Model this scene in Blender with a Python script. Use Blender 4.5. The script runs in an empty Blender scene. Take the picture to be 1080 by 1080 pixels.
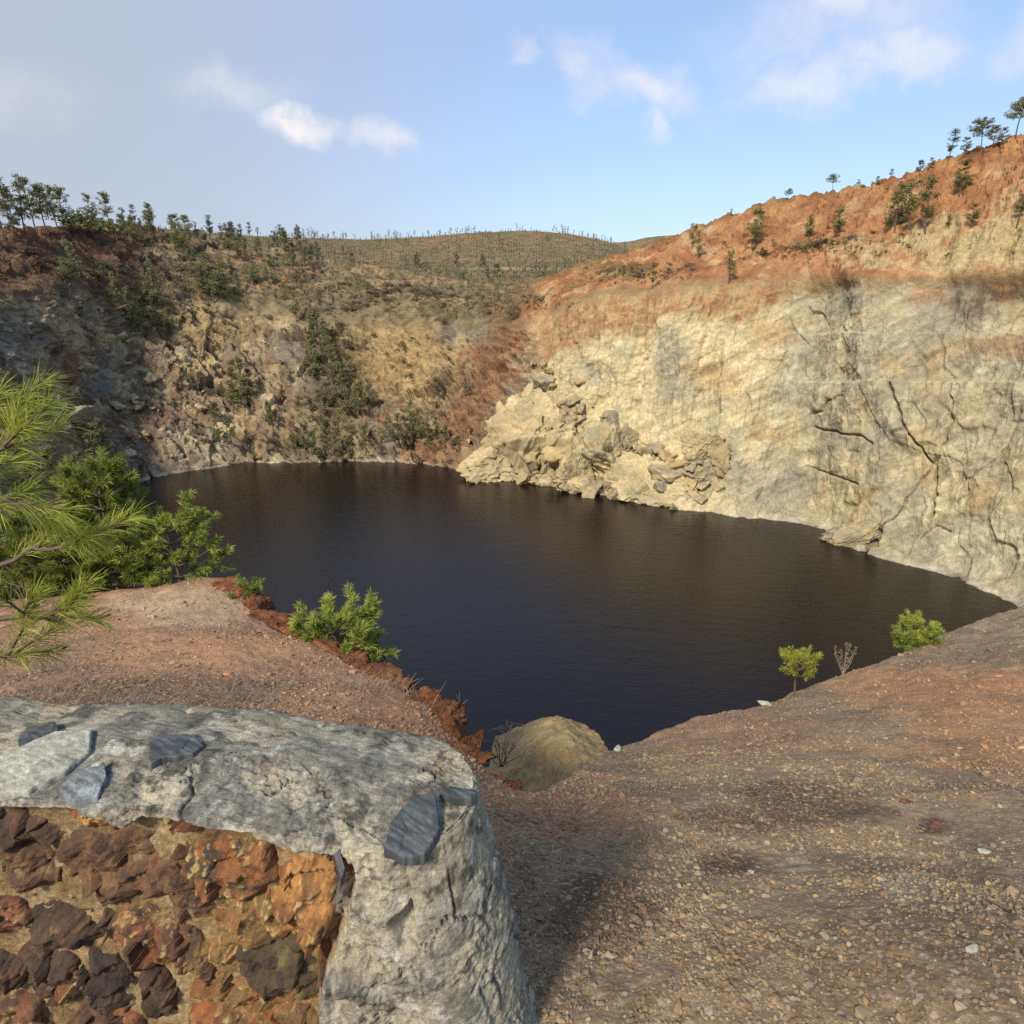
import bpy, math, random
import numpy as np
from mathutils import Vector

random.seed(7)
RNG = np.random.default_rng(7)
SC = bpy.context.scene
COL = SC.collection
R = math.radians

# ------------------------------------------------------------------ camera, sky, sun, exposure
CAM_Z = 40.0                      # eye height above the flooded pit's water (z = 0)
PITCH = R(18.0)
FOC = 704.0                       # focal length in photo pixels (photo is 1080 square)
cam_d = bpy.data.cameras.new("camera")
cam_d.sensor_width = 36.0
cam_d.sensor_fit = 'HORIZONTAL'
cam_d.lens = 36.0 * FOC / 1080.0
cam_d.clip_start = 0.05
cam_d.clip_end = 6000
cam = bpy.data.objects.new("camera", cam_d)
COL.objects.link(cam)
cam.location = (0, 0, CAM_Z)
cam.rotation_euler = (R(90) - PITCH, 0, 0)
SC.camera = cam

SUN_EL = R(41)
SUN_DIR = np.array([-0.49, -0.87, 0.0])          # towards the sun, in plan
SUN_DIR /= np.linalg.norm(SUN_DIR)
SUN_VEC = np.array([SUN_DIR[0] * math.cos(SUN_EL), SUN_DIR[1] * math.cos(SUN_EL), math.sin(SUN_EL)])
SUN_STRENGTH = 3.5
SKY_STRENGTH = 0.15
EXPOSURE = 0.74

sun_d = bpy.data.lights.new("sun", 'SUN')
sun_d.energy = SUN_STRENGTH
sun_d.angle = R(10.0)
sun_d.color = (1.0, 0.88, 0.73)
sun = bpy.data.objects.new("sun", sun_d)
COL.objects.link(sun)
sun.rotation_euler = Vector(SUN_VEC).to_track_quat('Z', 'Y').to_euler()
sun.location = (-60, -60, 120)

SC.view_settings.view_transform = 'Standard'
SC.view_settings.look = 'None'
SC.view_settings.gamma = 1
SC.view_settings.exposure = EXPOSURE
SC.render.engine = 'CYCLES'
SC.cycles.max_bounces = 6
SC.cycles.use_denoising = False


def cam_axes():
    f = np.array([0, math.cos(PITCH), -math.sin(PITCH)])
    r = np.array([1.0, 0, 0])
    u = np.array([0, math.sin(PITCH), math.cos(PITCH)])
    return r, u, f


AX_R, AX_U, AX_F = cam_axes()


def ray(px, py):
    px = np.asarray(px, float); py = np.asarray(py, float)
    return ((px - 540)[..., None] * AX_R + (540 - py)[..., None] * AX_U + FOC * AX_F)


def at_r(px, py, r):
    """point on the sight line through photo pixel, r metres away in plan"""
    d = ray(px, py)
    h = np.hypot(d[..., 0], d[..., 1])
    return d * (np.asarray(r) / h)[..., None] + np.array([0, 0, CAM_Z])


def at_z(px, py, z):
    d = ray(px, py)
    t = (np.asarray(z) - CAM_Z) / d[..., 2]
    return d * t[..., None] + np.array([0, 0, CAM_Z])


def proj(P):
    q = P - np.array([0, 0, CAM_Z])
    x = q @ AX_R; y = q @ AX_U; w = q @ AX_F
    w = np.where(w < 0.01, 0.01, w)
    return 540 + FOC * x / w, 540 - FOC * y / w


def build_world():
    w = bpy.data.worlds.new("World")
    SC.world = w
    w.use_nodes = True
    nt = w.node_tree
    nt.nodes.clear()
    N = nt.nodes.new; L = nt.links.new
    out = N("ShaderNodeOutputWorld")
    bg = N("ShaderNodeBackground")
    bg.inputs['Strength'].default_value = SKY_STRENGTH
    sky = N("ShaderNodeTexSky")
    sky.sky_type = 'NISHITA'
    sky.sun_disc = False
    sky.sun_elevation = SUN_EL
    sky.sun_rotation = math.atan2(SUN_DIR[0], SUN_DIR[1])
    sky.air_density = 1.0
    sky.dust_density = 1.2
    sky.ozone_density = 1.6
    tc = N("ShaderNodeTexCoord")
    # direction -> (x/y, z/y) chart of the northern sky, fixed to the world
    sep = N("ShaderNodeSeparateXYZ"); L(tc.outputs['Generated'], sep.inputs[0])
    ymax = N("ShaderNodeMath"); ymax.operation = 'MAXIMUM'; L(sep.outputs['Y'], ymax.inputs[0]); ymax.inputs[1].default_value = 0.05

    def div(a):
        m = N("ShaderNodeMath"); m.operation = 'DIVIDE'; L(a, m.inputs[0]); L(ymax.outputs[0], m.inputs[1]); return m.outputs[0]
    comb = N("ShaderNodeCombineXYZ"); L(div(sep.outputs['X']), comb.inputs[0]); L(div(sep.outputs['Z']), comb.inputs[1])
    nz = N("ShaderNodeTexNoise"); nz.inputs['Scale'].default_value = 7.0; nz.inputs['Detail'].default_value = 7; nz.inputs['Roughness'].default_value = 0.62
    L(comb.outputs[0], nz.inputs['Vector'])
    nsub = N("ShaderNodeVectorMath"); nsub.operation = 'SUBTRACT'; L(nz.outputs['Color'], nsub.inputs[0]); nsub.inputs[1].default_value = (.5, .5, .5)
    nsc = N("ShaderNodeVectorMath"); nsc.operation = 'SCALE'; L(nsub.outputs[0], nsc.inputs[0]); nsc.inputs['Scale'].default_value = 0.16
    wv = N("ShaderNodeVectorMath"); wv.operation = 'ADD'; L(comb.outputs[0], wv.inputs[0]); L(nsc.outputs[0], wv.inputs[1])

    def chart(px, py):
        d = ray(px, py); return d[0] / d[1], d[2] / d[1]
    # (px, py, half width px, half height px, tilt deg, strength, softness)
    clouds = [(322, 143, 42, 20, 4, .75, .9), (398, 156, 46, 20, 12, .65, .9), (612, 72, 38, 26, 35, .55, 1.), (690, 88, 60, 24, 10, .65, 1.),
              (684, 134, 20, 26, 0, .55, 1.), (548, 55, 18, 14, 0, .35, 1.), (905, 78, 140, 28, -13, .66, 1.), (880, 22, 120, 40, -5, .55, 1.),
              (1072, 32, 48, 30, 0, .5, .8), (250, 95, 70, 30, 15, .45, 1.), (790, 70, 30, 20, 0, .2, 1.), (10, 100, 90, 40, 0, .2, 1.), (620, 45, 50, 16, 20, .3, 1.)]
    acc = None
    for (px, py, hw, hh, tilt, st, so) in clouds:
        c = chart(px, py); k = 1.06
        sub = N("ShaderNodeVectorMath"); sub.operation = 'SUBTRACT'; L(wv.outputs[0], sub.inputs[0]); sub.inputs[1].default_value = (c[0], c[1], 0)
        mp = N("ShaderNodeMapping"); mp.vector_type = 'TEXTURE'
        L(sub.outputs[0], mp.inputs['Vector'])
        mp.inputs['Rotation'].default_value = (0, 0, -R(tilt))
        mp.inputs['Scale'].default_value = (hw / FOC * k, hh / FOC * k, 1)
        ln = N("ShaderNodeVectorMath"); ln.operation = 'LENGTH'; L(mp.outputs[0], ln.inputs[0])
        mr = N("ShaderNodeMapRange"); mr.interpolation_type = 'SMOOTHSTEP'
        L(ln.outputs['Value'], mr.inputs['Value'])
        mr.inputs['From Min'].default_value = 1.15 * so; mr.inputs['From Max'].default_value = 0.0
        mr.inputs['To Min'].default_value = 0; mr.inputs['To Max'].default_value = st
        if acc is None:
            acc = mr.outputs[0]
        else:
            m = N("ShaderNodeMath"); m.operation = 'MAXIMUM'; L(acc, m.inputs[0]); L(mr.outputs[0], m.inputs[1]); acc = m.outputs[0]
    # wisps modulate
    n2 = N("ShaderNodeTexNoise"); n2.inputs['Scale'].default_value = 9; n2.inputs['Detail'].default_value = 8; n2.inputs['Roughness'].default_value = .6
    L(wv.outputs[0], n2.inputs['Vector'])
    m2 = N("ShaderNodeMapRange"); L(n2.outputs['Fac'], m2.inputs['Value']); m2.inputs['From Min'].default_value = .33; m2.inputs['From Max'].default_value = .62
    m2.inputs['To Min'].default_value = .3; m2.inputs['To Max'].default_value = 1.35
    mul = N("ShaderNodeMath"); mul.operation = 'MULTIPLY'; L(acc, mul.inputs[0]); L(m2.outputs[0], mul.inputs[1])
    # thin high veil over the left part of the sky
    sx = N("ShaderNodeSeparateXYZ"); L(wv.outputs[0], sx.inputs[0])
    veil = N("ShaderNodeMapRange"); veil.interpolation_type = 'SMOOTHSTEP'; L(sx.outputs['X'], veil.inputs['Value'])
    veil.inputs['From Min'].default_value = 0.2; veil.inputs['From Max'].default_value = -0.65
    veil.inputs['To Min'].default_value = 0.0; veil.inputs['To Max'].default_value = 0.88
    mx1 = N("ShaderNodeMix"); mx1.data_type = 'RGBA'; mx0 = N("ShaderNodeMix"); mx0.data_type = 'RGBA'; mx0.inputs['Factor'].default_value = .62; L(sky.outputs[0], mx0.inputs['A']); mx0.inputs['B'].default_value = (1.42, 2.03, 3.2, 1)
    L(veil.outputs[0], mx1.inputs['Factor']); L(mx0.outputs['Result'], mx1.inputs['A'])
    mx1.inputs['B'].default_value = (2.08, 2.24, 2.66, 1)
    mx2 = N("ShaderNodeMix"); mx2.data_type = 'RGBA'; L(mul.outputs[0], mx2.inputs['Factor']); L(mx1.outputs['Result'], mx2.inputs['A'])
    mx2.inputs['B'].default_value = (3.8, 3.65, 3.75, 1)
    L(mx2.outputs['Result'], bg.inputs['Color'])
    L(bg.outputs[0], out.inputs['Surface'])


build_world()

# ------------------------------------------------------------------ numpy noise
_t = np.random.default_rng(11)
PERM = _t.permutation(256).astype(np.int32)
GRAD = _t.normal(size=(256, 3)).astype(np.float32); GRAD /= np.linalg.norm(GRAD, axis=1, keepdims=True)
JIT = (_t.random((256, 3)) * .7 + .15).astype(np.float32)
RND = _t.random(256).astype(np.float32)


def _h(ix, iy, iz, seed):
    return PERM[(PERM[(PERM[(ix + seed) & 255] + iy) & 255] + iz) & 255]


def perlin(P, seed=0):
    P = np.asarray(P, np.float32)
    i = np.floor(P).astype(np.int32); f = P - i
    u = f * f * f * (f * (f * 6 - 15) + 10)
    res = 0
    for dx in (0, 1):
        wx = u[..., 0] if dx else 1 - u[..., 0]
        for dy in (0, 1):
            wy = u[..., 1] if dy else 1 - u[..., 1]
            for dz in (0, 1):
                wz = u[..., 2] if dz else 1 - u[..., 2]
                g = GRAD[_h(i[..., 0] + dx, i[..., 1] + dy, i[..., 2] + dz, seed)]
                d = g[..., 0] * (f[..., 0] - dx) + g[..., 1] * (f[..., 1] - dy) + g[..., 2] * (f[..., 2] - dz)
                res = res + wx * wy * wz * d
    return res * 1.5


def fbm(P, octv=4, seed=0, gain=.5, ridge=False):
    a = 1.0; s = 0; tot = 0; Q = np.asarray(P, np.float32)
    for o in range(octv):
        n = perlin(Q, seed + o * 17)
        if ridge:
            n = 1 - 2 * np.abs(n)
        s = s + a * n; tot += a
        a *= gain; Q = Q * 2.03 + 5.3
    return s / tot


def facet(P, seed=0, tilt=1.0):
    """blocky cells: returns (height of a tilted random facet, edge closeness F2-F1, random id value)"""
    P = np.asarray(P, np.float32)
    b = np.floor(P - .5).astype(np.int32)
    sh = P.shape[:-1]
    f1 = np.full(sh, 1e9, np.float32); f2 = np.full(sh, 1e9, np.float32)
    hh = np.zeros(sh, np.float32); rr = np.zeros(sh, np.float32)
    for dx in (0, 1):
        for dy in (0, 1):
            for dz in (0, 1):
                cx = b[..., 0] + dx; cy = b[..., 1] + dy; cz = b[..., 2] + dz
                k = _h(cx, cy, cz, seed)
                v0 = P[..., 0] - cx - JIT[k, 0]; v1 = P[..., 1] - cy - JIT[k, 1]; v2 = P[..., 2] - cz - JIT[k, 2]
                d = v0 * v0 + v1 * v1 + v2 * v2
                near = d < f1
                f2 = np.where(near, f1, np.minimum(f2, d))
                k2 = PERM[(k + 91) & 255]
                hv = RND[k2] - .5 + tilt * (v0 * GRAD[k2, 0] + v1 * GRAD[k2, 1] + v2 * GRAD[k2, 2])
                hh = np.where(near, hv, hh); rr = np.where(near, RND[k], rr)
                f1 = np.where(near, d, f1)
    return hh, np.sqrt(f2) - np.sqrt(f1), rr


def sstep(x, a, b):
    t = np.clip((np.asarray(x) - a) / (b - a), 0, 1)
    return t * t * (3 - 2 * t)


def lin(c, k=.58):
    c = np.asarray(c, float) / 255.0
    l = np.where(c <= .04045, c / 12.92, ((c + .055) / 1.055) ** 2.4)
    l = l * np.array([.97, 1.06, 1.07])               # the low sun is warm: take its tint back out
    g = l.mean(-1, keepdims=True)
    return (g + (l - g) * .86) * k


def lerp(a, b, t):
    t = np.asarray(t)[..., None] if np.ndim(a) > 0 or np.ndim(b) > 0 else t
    return a * (1 - t) + b * t


def gsmooth(a, sig, axis=0):
    n = int(sig * 3); k = np.exp(-.5 * (np.arange(-n, n + 1) / sig) ** 2); k /= k.sum()
    a = np.moveaxis(a, axis, 0)
    p = np.concatenate([np.repeat(a[:1], n, 0), a, np.repeat(a[-1:], n, 0)], 0)
    o = sum(k[i] * p[i:i + a.shape[0]] for i in range(2 * n + 1))
    return np.moveaxis(o, 0, axis)


# ------------------------------------------------------------------ mesh + node helpers
def mesh_np(name, V, F, mat=None, col=None, smooth=True, uv=None):
    """V (n,3), F (m,k) with k 3 or 4; optional per-vertex linear colours"""
    V = np.ascontiguousarray(V, np.float32); F = np.ascontiguousarray(F, np.int32)
    me = bpy.data.meshes.new(name)
    k = F.shape[1]
    me.vertices.add(len(V)); me.vertices.foreach_set("co", V.ravel())
    me.loops.add(F.size); me.loops.foreach_set("vertex_index", F.ravel())
    me.polygons.add(len(F)); me.polygons.foreach_set("loop_start", np.arange(0, F.size, k, dtype=np.int32))
    me.polygons.foreach_set("use_smooth", np.full(len(F), smooth))
    if col is not None:
        at = me.color_attributes.new("Col", 'FLOAT_COLOR', 'POINT')
        c4 = np.ones((len(V), 4), np.float32); c4[:, :3] = col
        at.data.foreach_set("color", c4.ravel())
    me.update(calc_edges=True)
    if mat: me.materials.append(mat)
    return me


def link(name, me, parent=None):
    o = bpy.data.objects.new(name, me)
    COL.objects.link(o)
    if parent is not None: o.parent = parent
    return o


def tag(o, label=None, cat=None, group=None, kind=None):
    if label: o['label'] = label
    if cat: o['category'] = cat
    if group: o['group'] = group
    if kind: o['kind'] = kind
    return o


def empty(name, loc):
    o = bpy.data.objects.new(name, None); COL.objects.link(o)
    o.location = loc; o.empty_display_size = .2
    return o


def grid_faces(nr, nc, wrap=False):
    i = np.arange(nr * nc).reshape(nr, nc)
    if wrap:
        j = np.concatenate([i, i[:, :1]], 1)
    else:
        j = i
    return np.stack([j[:-1, :-1], j[:-1, 1:], j[1:, 1:], j[1:, :-1]], -1).reshape(-1, 4)


def grid_normals(P):
    du = np.gradient(P, axis=1); dv = np.gradient(P, axis=0)
    n = np.cross(du, dv); n /= np.linalg.norm(n, axis=-1, keepdims=True) + 1e-9
    return n


def mat_base(name):
    m = bpy.data.materials.new(name); m.use_nodes = True
    nt = m.node_tree
    return m, nt, nt.nodes['Principled BSDF']


def rock_mat(name, noise=((1.5, .35), (9., .3)), bumps=((1., .5, .4),), rough=.92, spec=.25, speck=None, strata=None):
    """vertex colour 'Col' times procedural variation, with layered bump. bumps: (scale, strength, distance)"""
    m, nt, b = mat_base(name)
    N = nt.nodes.new; L = nt.links.new
    at = N("ShaderNodeAttribute"); at.attribute_name = "Col"
    tc = N("ShaderNodeTexCoord")
    cur = at.outputs['Color']
    for (s, amt) in noise:
        n = N("ShaderNodeTexNoise"); n.inputs['Scale'].default_value = s; n.inputs['Detail'].default_value = 8; n.inputs['Roughness'].default_value = .65
        L(tc.outputs['Object'], n.inputs['Vector'])
        mr = N("ShaderNodeMapRange"); L(n.outputs['Fac'], mr.inputs['Value']); mr.inputs['From Min'].default_value = .3; mr.inputs['From Max'].default_value = .7
        mr.inputs['To Min'].default_value = 1 - amt; mr.inputs['To Max'].default_value = 1 + amt
        mx = N("ShaderNodeMix"); mx.data_type = 'RGBA'; mx.blend_type = 'MULTIPLY'; mx.inputs['Factor'].default_value = 1
        L(cur, mx.inputs['A']); L(mr.outputs[0], mx.inputs['B']); cur = mx.outputs['Result']
    if speck:
        sc, thr, colr, amt = speck
        n = N("ShaderNodeTexVoronoi"); n.inputs['Scale'].default_value = sc
        L(tc.outputs['Object'], n.inputs['Vector'])
        sp = N("ShaderNodeSeparateXYZ"); L(n.outputs['Color'], sp.inputs[0])
        mr = N("ShaderNodeMapRange"); L(sp.outputs['X'], mr.inputs['Value']); mr.inputs['From Min'].default_value = thr; mr.inputs['From Max'].default_value = 1.
        mr.inputs['To Min'].default_value = 0; mr.inputs['To Max'].default_value = amt
        mx = N("ShaderNodeMix"); mx.data_type = 'RGBA'
        L(mr.outputs[0], mx.inputs['Factor']); L(cur, mx.inputs['A']); mx.inputs['B'].default_value = (*colr, 1); cur = mx.outputs['Result']
    L(cur, b.inputs['Base Color'])
    b.inputs['Roughness'].default_value = rough
    b.inputs['Specular IOR Level'].default_value = spec
    nrm = None
    for (s, st, di, *kind) in bumps:
        if kind and kind[0] == 'vor':
            n = N("ShaderNodeTexVoronoi"); n.feature = 'F1'; n.inputs['Scale'].default_value = s; o = n.outputs['Distance']
        else:
            n = N("ShaderNodeTexNoise"); n.inputs['Scale'].default_value = s; n.inputs['Detail'].default_value = 9; n.inputs['Roughness'].default_value = .68
            o = n.outputs['Fac']
        L(tc.outputs['Object'], n.inputs['Vector'])
        bp = N("ShaderNodeBump"); bp.inputs['Strength'].default_value = st; bp.inputs['Distance'].default_value = di
        L(o, bp.inputs['Height'])
        if nrm is not None: L(nrm, bp.inputs['Normal'])
        nrm = bp.outputs['Normal']
    if nrm is not None: L(nrm, b.inputs['Normal'])
    return m


def leaf_mat(name, c1, c2, trans=.25, rough=.6, objvar=.25, nscale=3.0):
    """foliage: two greens mixed by noise and per-object random, a little light let through"""
    m, nt, b = mat_base(name)
    N = nt.nodes.new; L = nt.links.new
    tc = N("ShaderNodeTexCoord"); n = N("ShaderNodeTexNoise"); n.inputs['Scale'].default_value = nscale; n.inputs['Detail'].default_value = 3
    L(tc.outputs['Object'], n.inputs['Vector'])
    mr = N("ShaderNodeMapRange"); L(n.outputs['Fac'], mr.inputs['Value']); mr.inputs['From Min'].default_value = .32; mr.inputs['From Max'].default_value = .68
    mx = N("ShaderNodeMix"); mx.data_type = 'RGBA'; L(mr.outputs[0], mx.inputs['Factor'])
    mx.inputs['A'].default_value = (*c1, 1); mx.inputs['B'].default_value = (*c2, 1)
    oi = N("ShaderNodeObjectInfo")
    mo = N("ShaderNodeMapRange"); L(oi.outputs['Random'], mo.inputs['Value']); mo.inputs['To Min'].default_value = 1 - objvar; mo.inputs['To Max'].default_value = 1 + objvar
    mm = N("ShaderNodeMix"); mm.data_type = 'RGBA'; mm.blend_type = 'MULTIPLY'; mm.inputs['Factor'].default_value = 1
    L(mx.outputs['Result'], mm.inputs['A']); L(mo.outputs[0], mm.inputs['B'])
    L(mm.outputs['Result'], b.inputs['Base Color'])
    b.inputs['Roughness'].default_value = rough; b.inputs['Specular IOR Level'].default_value = .3
    tr = N("ShaderNodeBsdfTranslucent"); L(mm.outputs['Result'], tr.inputs['Color'])
    ms = N("ShaderNodeMixShader"); ms.inputs[0].default_value = trans
    out = nt.nodes['Material Output']
    L(b.outputs[0], ms.inputs[1]); L(tr.outputs[0], ms.inputs[2]); L(ms.outputs[0], out.inputs['Surface'])
    return m


def plain_mat(name, c, rough=.9, var=.25, scale=20.):
    m, nt, b = mat_base(name)
    N = nt.nodes.new; L = nt.links.new
    tc = N("ShaderNodeTexCoord"); n = N("ShaderNodeTexNoise"); n.inputs['Scale'].default_value = scale; n.inputs['Detail'].default_value = 5
    L(tc.outputs['Object'], n.inputs['Vector'])
    cr = N("ShaderNodeMix"); cr.data_type = 'RGBA'; L(n.outputs['Fac'], cr.inputs['Factor'])
    cr.inputs['A'].default_value = (*[x * (1 - var) for x in c], 1); cr.inputs['B'].default_value = (*[x * (1 + var) for x in c], 1)
    L(cr.outputs['Result'], b.inputs['Base Color']); b.inputs['Roughness'].default_value = rough
    bp = N("ShaderNodeBump"); bp.inputs['Strength'].default_value = .5; bp.inputs['Distance'].default_value = .01; L(n.outputs['Fac'], bp.inputs['Height']); L(bp.outputs[0], b.inputs['Normal'])
    return m


M = {}
M['pit'] = rock_mat("quarry_rock", noise=((.25, .16), (1.6, .22), (5., .2)), bumps=((.9, .55, .9), (4.5, .6, .25)), rough=.95, spec=.15)
M['hill'] = rock_mat("scrub_hill_soil", noise=((.08, .2), (.5, .35)), bumps=((.4, .5, 1.5),), rough=1., spec=.05)
M['soil'] = rock_mat("gravel_soil", noise=((3., .2), (30., .25), (120., .2)), bumps=((25., .3, .02), (90., .4, .006), (60., .3, .008, 'vor')), rough=.95, spec=.2,
                     speck=(75., .80, (.40, .34, .27), .75))
M['pebble'] = rock_mat("pebble_stone", noise=((60., .2),), bumps=((80., .4, .004),), rough=.85, spec=.3)
M['mortar'] = rock_mat("lime_mortar", noise=((7., .22), (40., .25), (160., .25)), bumps=((14., .5, .02), (60., .8, .010), (220., .7, .0035)), rough=.95, spec=.15)
M['stone'] = rock_mat("rubble_stone", noise=((12., .35), (60., .3), (200., .2)), bumps=((18., .6, .02), (70., .7, .008), (240., .5, .003)), rough=.8, spec=.35)
M['slate'] = rock_mat("blue_slate", noise=((14., .2), (90., .2)), bumps=((30., .4, .006), (140., .5, .002)), rough=.6, spec=.5)
M['boulder'] = rock_mat("fallen_rock", noise=((3., .2), (14., .25)), bumps=((7., .7, .10), (26., .8, .04), (80., .6, .012)), rough=.95, spec=.15)
M['crag'] = rock_mat("rust_rock", noise=((3., .35), (14., .3), (60., .25)), bumps=((6., .8, .08), (25., .8, .03), (90., .6, .008)), rough=.95, spec=.15)
M['bark'] = plain_mat("pine_bark", (.10, .075, .055))
M['twig'] = plain_mat("grey_twig", (.22, .19, .16))
M['dry'] = plain_mat("dry_grass", (.22, .17, .11))
M['pine_far'] = leaf_mat("far_pine_needles", (.135, .145, .060), (.21, .215, .09), .25, nscale=.7)
M['pine_lit'] = leaf_mat("bench_pine_needles", (.13, .145, .045), (.23, .23, .08), .25, nscale=.7)
M['euca'] = leaf_mat("eucalyptus_leaves", (.11, .125, .068), (.19, .20, .12), .25, nscale=.8)
M['shrub'] = leaf_mat("shrub_leaves", (.10, .095, .048), (.18, .155, .085), .15, nscale=1.)
M['pine_near'] = leaf_mat("pine_needles", (.16, .20, .028), (.34, .36, .06), .35, nscale=5.)
M['pine_mid'] = leaf_mat("young_pine_needles", (.14, .19, .035), (.32, .36, .07), .3, nscale=3.)

# ------------------------------------------------------------------ water
def build_water():
    m, nt, b = mat_base("dark_lake_water")
    N = nt.nodes.new; L = nt.links.new
    b.inputs['Base Color'].default_value = (.0065, .005, .0055, 1)
    b.inputs['Roughness'].default_value = .10
    b.inputs['IOR'].default_value = 1.33; b.inputs['Specular IOR Level'].default_value = .42
    tc = N("ShaderNodeTexCoord")
    mp = N("ShaderNodeMapping"); L(tc.outputs['Object'], mp.inputs['Vector'])
    mp.inputs['Rotation'].default_value = (0, 0, R(25)); mp.inputs['Scale'].default_value = (1.0, 2.2, 1)
    nrm = None
    for s, st, d in ((.35, .06, 1.0), (1.5, .17, .25), (4.0, .24, .08)):
        n = N("ShaderNodeTexNoise"); n.inputs['Scale'].default_value = s; n.inputs['Detail'].default_value = 4; L(mp.outputs[0], n.inputs['Vector'])
        bp = N("ShaderNodeBump"); bp.inputs['Strength'].default_value = st; bp.inputs['Distance'].default_value = d; L(n.outputs['Fac'], bp.inputs['Height'])
        if nrm is not None: L(nrm, bp.inputs['Normal'])
        nrm = bp.outputs['Normal']
    L(nrm, b.inputs['Normal'])
    n = 96
    a = np.linspace(0, 2 * np.pi, n, endpoint=False)
    V = np.zeros((n * 3 + 1, 3))
    for k, rr in enumerate((60, 110, 150)):
        V[k * n:(k + 1) * n, 0] = rr * np.cos(a); V[k * n:(k + 1) * n, 1] = 118 + rr * np.sin(a)
    V[-1] = (0, 118, 0)
    me = bpy.data.meshes.new("lake_water")
    F = []
    for k in range(2):
        for i in range(n):
            j = (i + 1) % n; F.append((k * n + i, (k + 1) * n + i, (k + 1) * n + j, k * n + j))
    for i in range(n): F.append((3 * n, i, (i + 1) % n))
    me.from_pydata(V.tolist(), [], F); me.materials.append(m)
    o = link("lake_water", me); tag(o, "dark, nearly black water filling the flooded quarry pit", "water", kind="structure")


build_water()

# ------------------------------------------------------------------ quarry walls
SH = np.array([(-500, 900), (-320, 760), (-150, 650), (0, 572), (70, 542), (130, 516), (150, 508), (200, 497), (250, 491), (300, 489), (360, 487), (400, 487), (430, 489), (455, 491),
               (480, 495), (500, 497), (520, 501), (550, 508), (580, 512), (600, 518), (625, 521), (650, 526), (680, 529), (700, 534), (722, 539), (750, 541), (775, 546),
               (800, 549), (830, 551), (855, 556), (875, 564), (890, 574), (905, 582), (930, 590), (960, 597), (1000, 610), (1030, 622), (1060, 635), (1100, 655), (1200, 715), (1350, 830)], float)
ST = np.array([-500, -150, 0, 140, 280, 400, 470, 530, 575, 620, 700, 800, 900, 1000, 1080, 1200, 1350], float)
#      toe        lower      upper      lip        bench      crest
KEY = [
    [(840, 6), (700, 22), (520, 40), (400, 52), (340, 66), (250, 100)],
    [(610, 6), (500, 22), (390, 38), (330, 48), (300, 60), (245, 88)],
    [(540, 6), (455, 20), (375, 32), (305, 40), (296, 46), (243, 60)],
    [(490, 6), (430, 20), (355, 38), (300, 48), (272, 58), (236, 80)],
    [(474, 6), (420, 20), (360, 36), (320, 46), (290, 60), (262, 92)],
    [(470, 6), (425, 18), (375, 30), (338, 40), (308, 58), (282, 92)],
    [(474, 7), (432, 18), (380, 30), (345, 40), (322, 52), (292, 90)],
    [(478, 10), (436, 20), (385, 32), (345, 44), (325, 54), (302, 92)],
    [(486, 12), (430, 24), (372, 34), (328, 40), (308, 50), (296, 84)],
    [(490, 10), (430, 18), (372, 25), (318, 31), (300, 44), (279, 70)],
    [(505, 8), (430, 15), (365, 20), (306, 25), (288, 38), (249, 62)],
    [(522, 6), (440, 13), (372, 18), (300, 24), (270, 37), (216, 62)],
    [(560, 4), (470, 10), (372, 16), (292, 22), (251, 35), (198, 58)],
    [(590, 4), (480, 10), (380, 16), (290, 23), (240, 34), (167, 58)],
    [(618, 4), (490, 10), (380, 17), (290, 24), (236, 34), (142, 58)],
    [(680, 5), (520, 11), (390, 18), (280, 25), (222, 36), (92, 60)],
    [(760, 5), (570, 12), (400, 19), (270, 27), (200, 38), (30, 62)],
]


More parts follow.
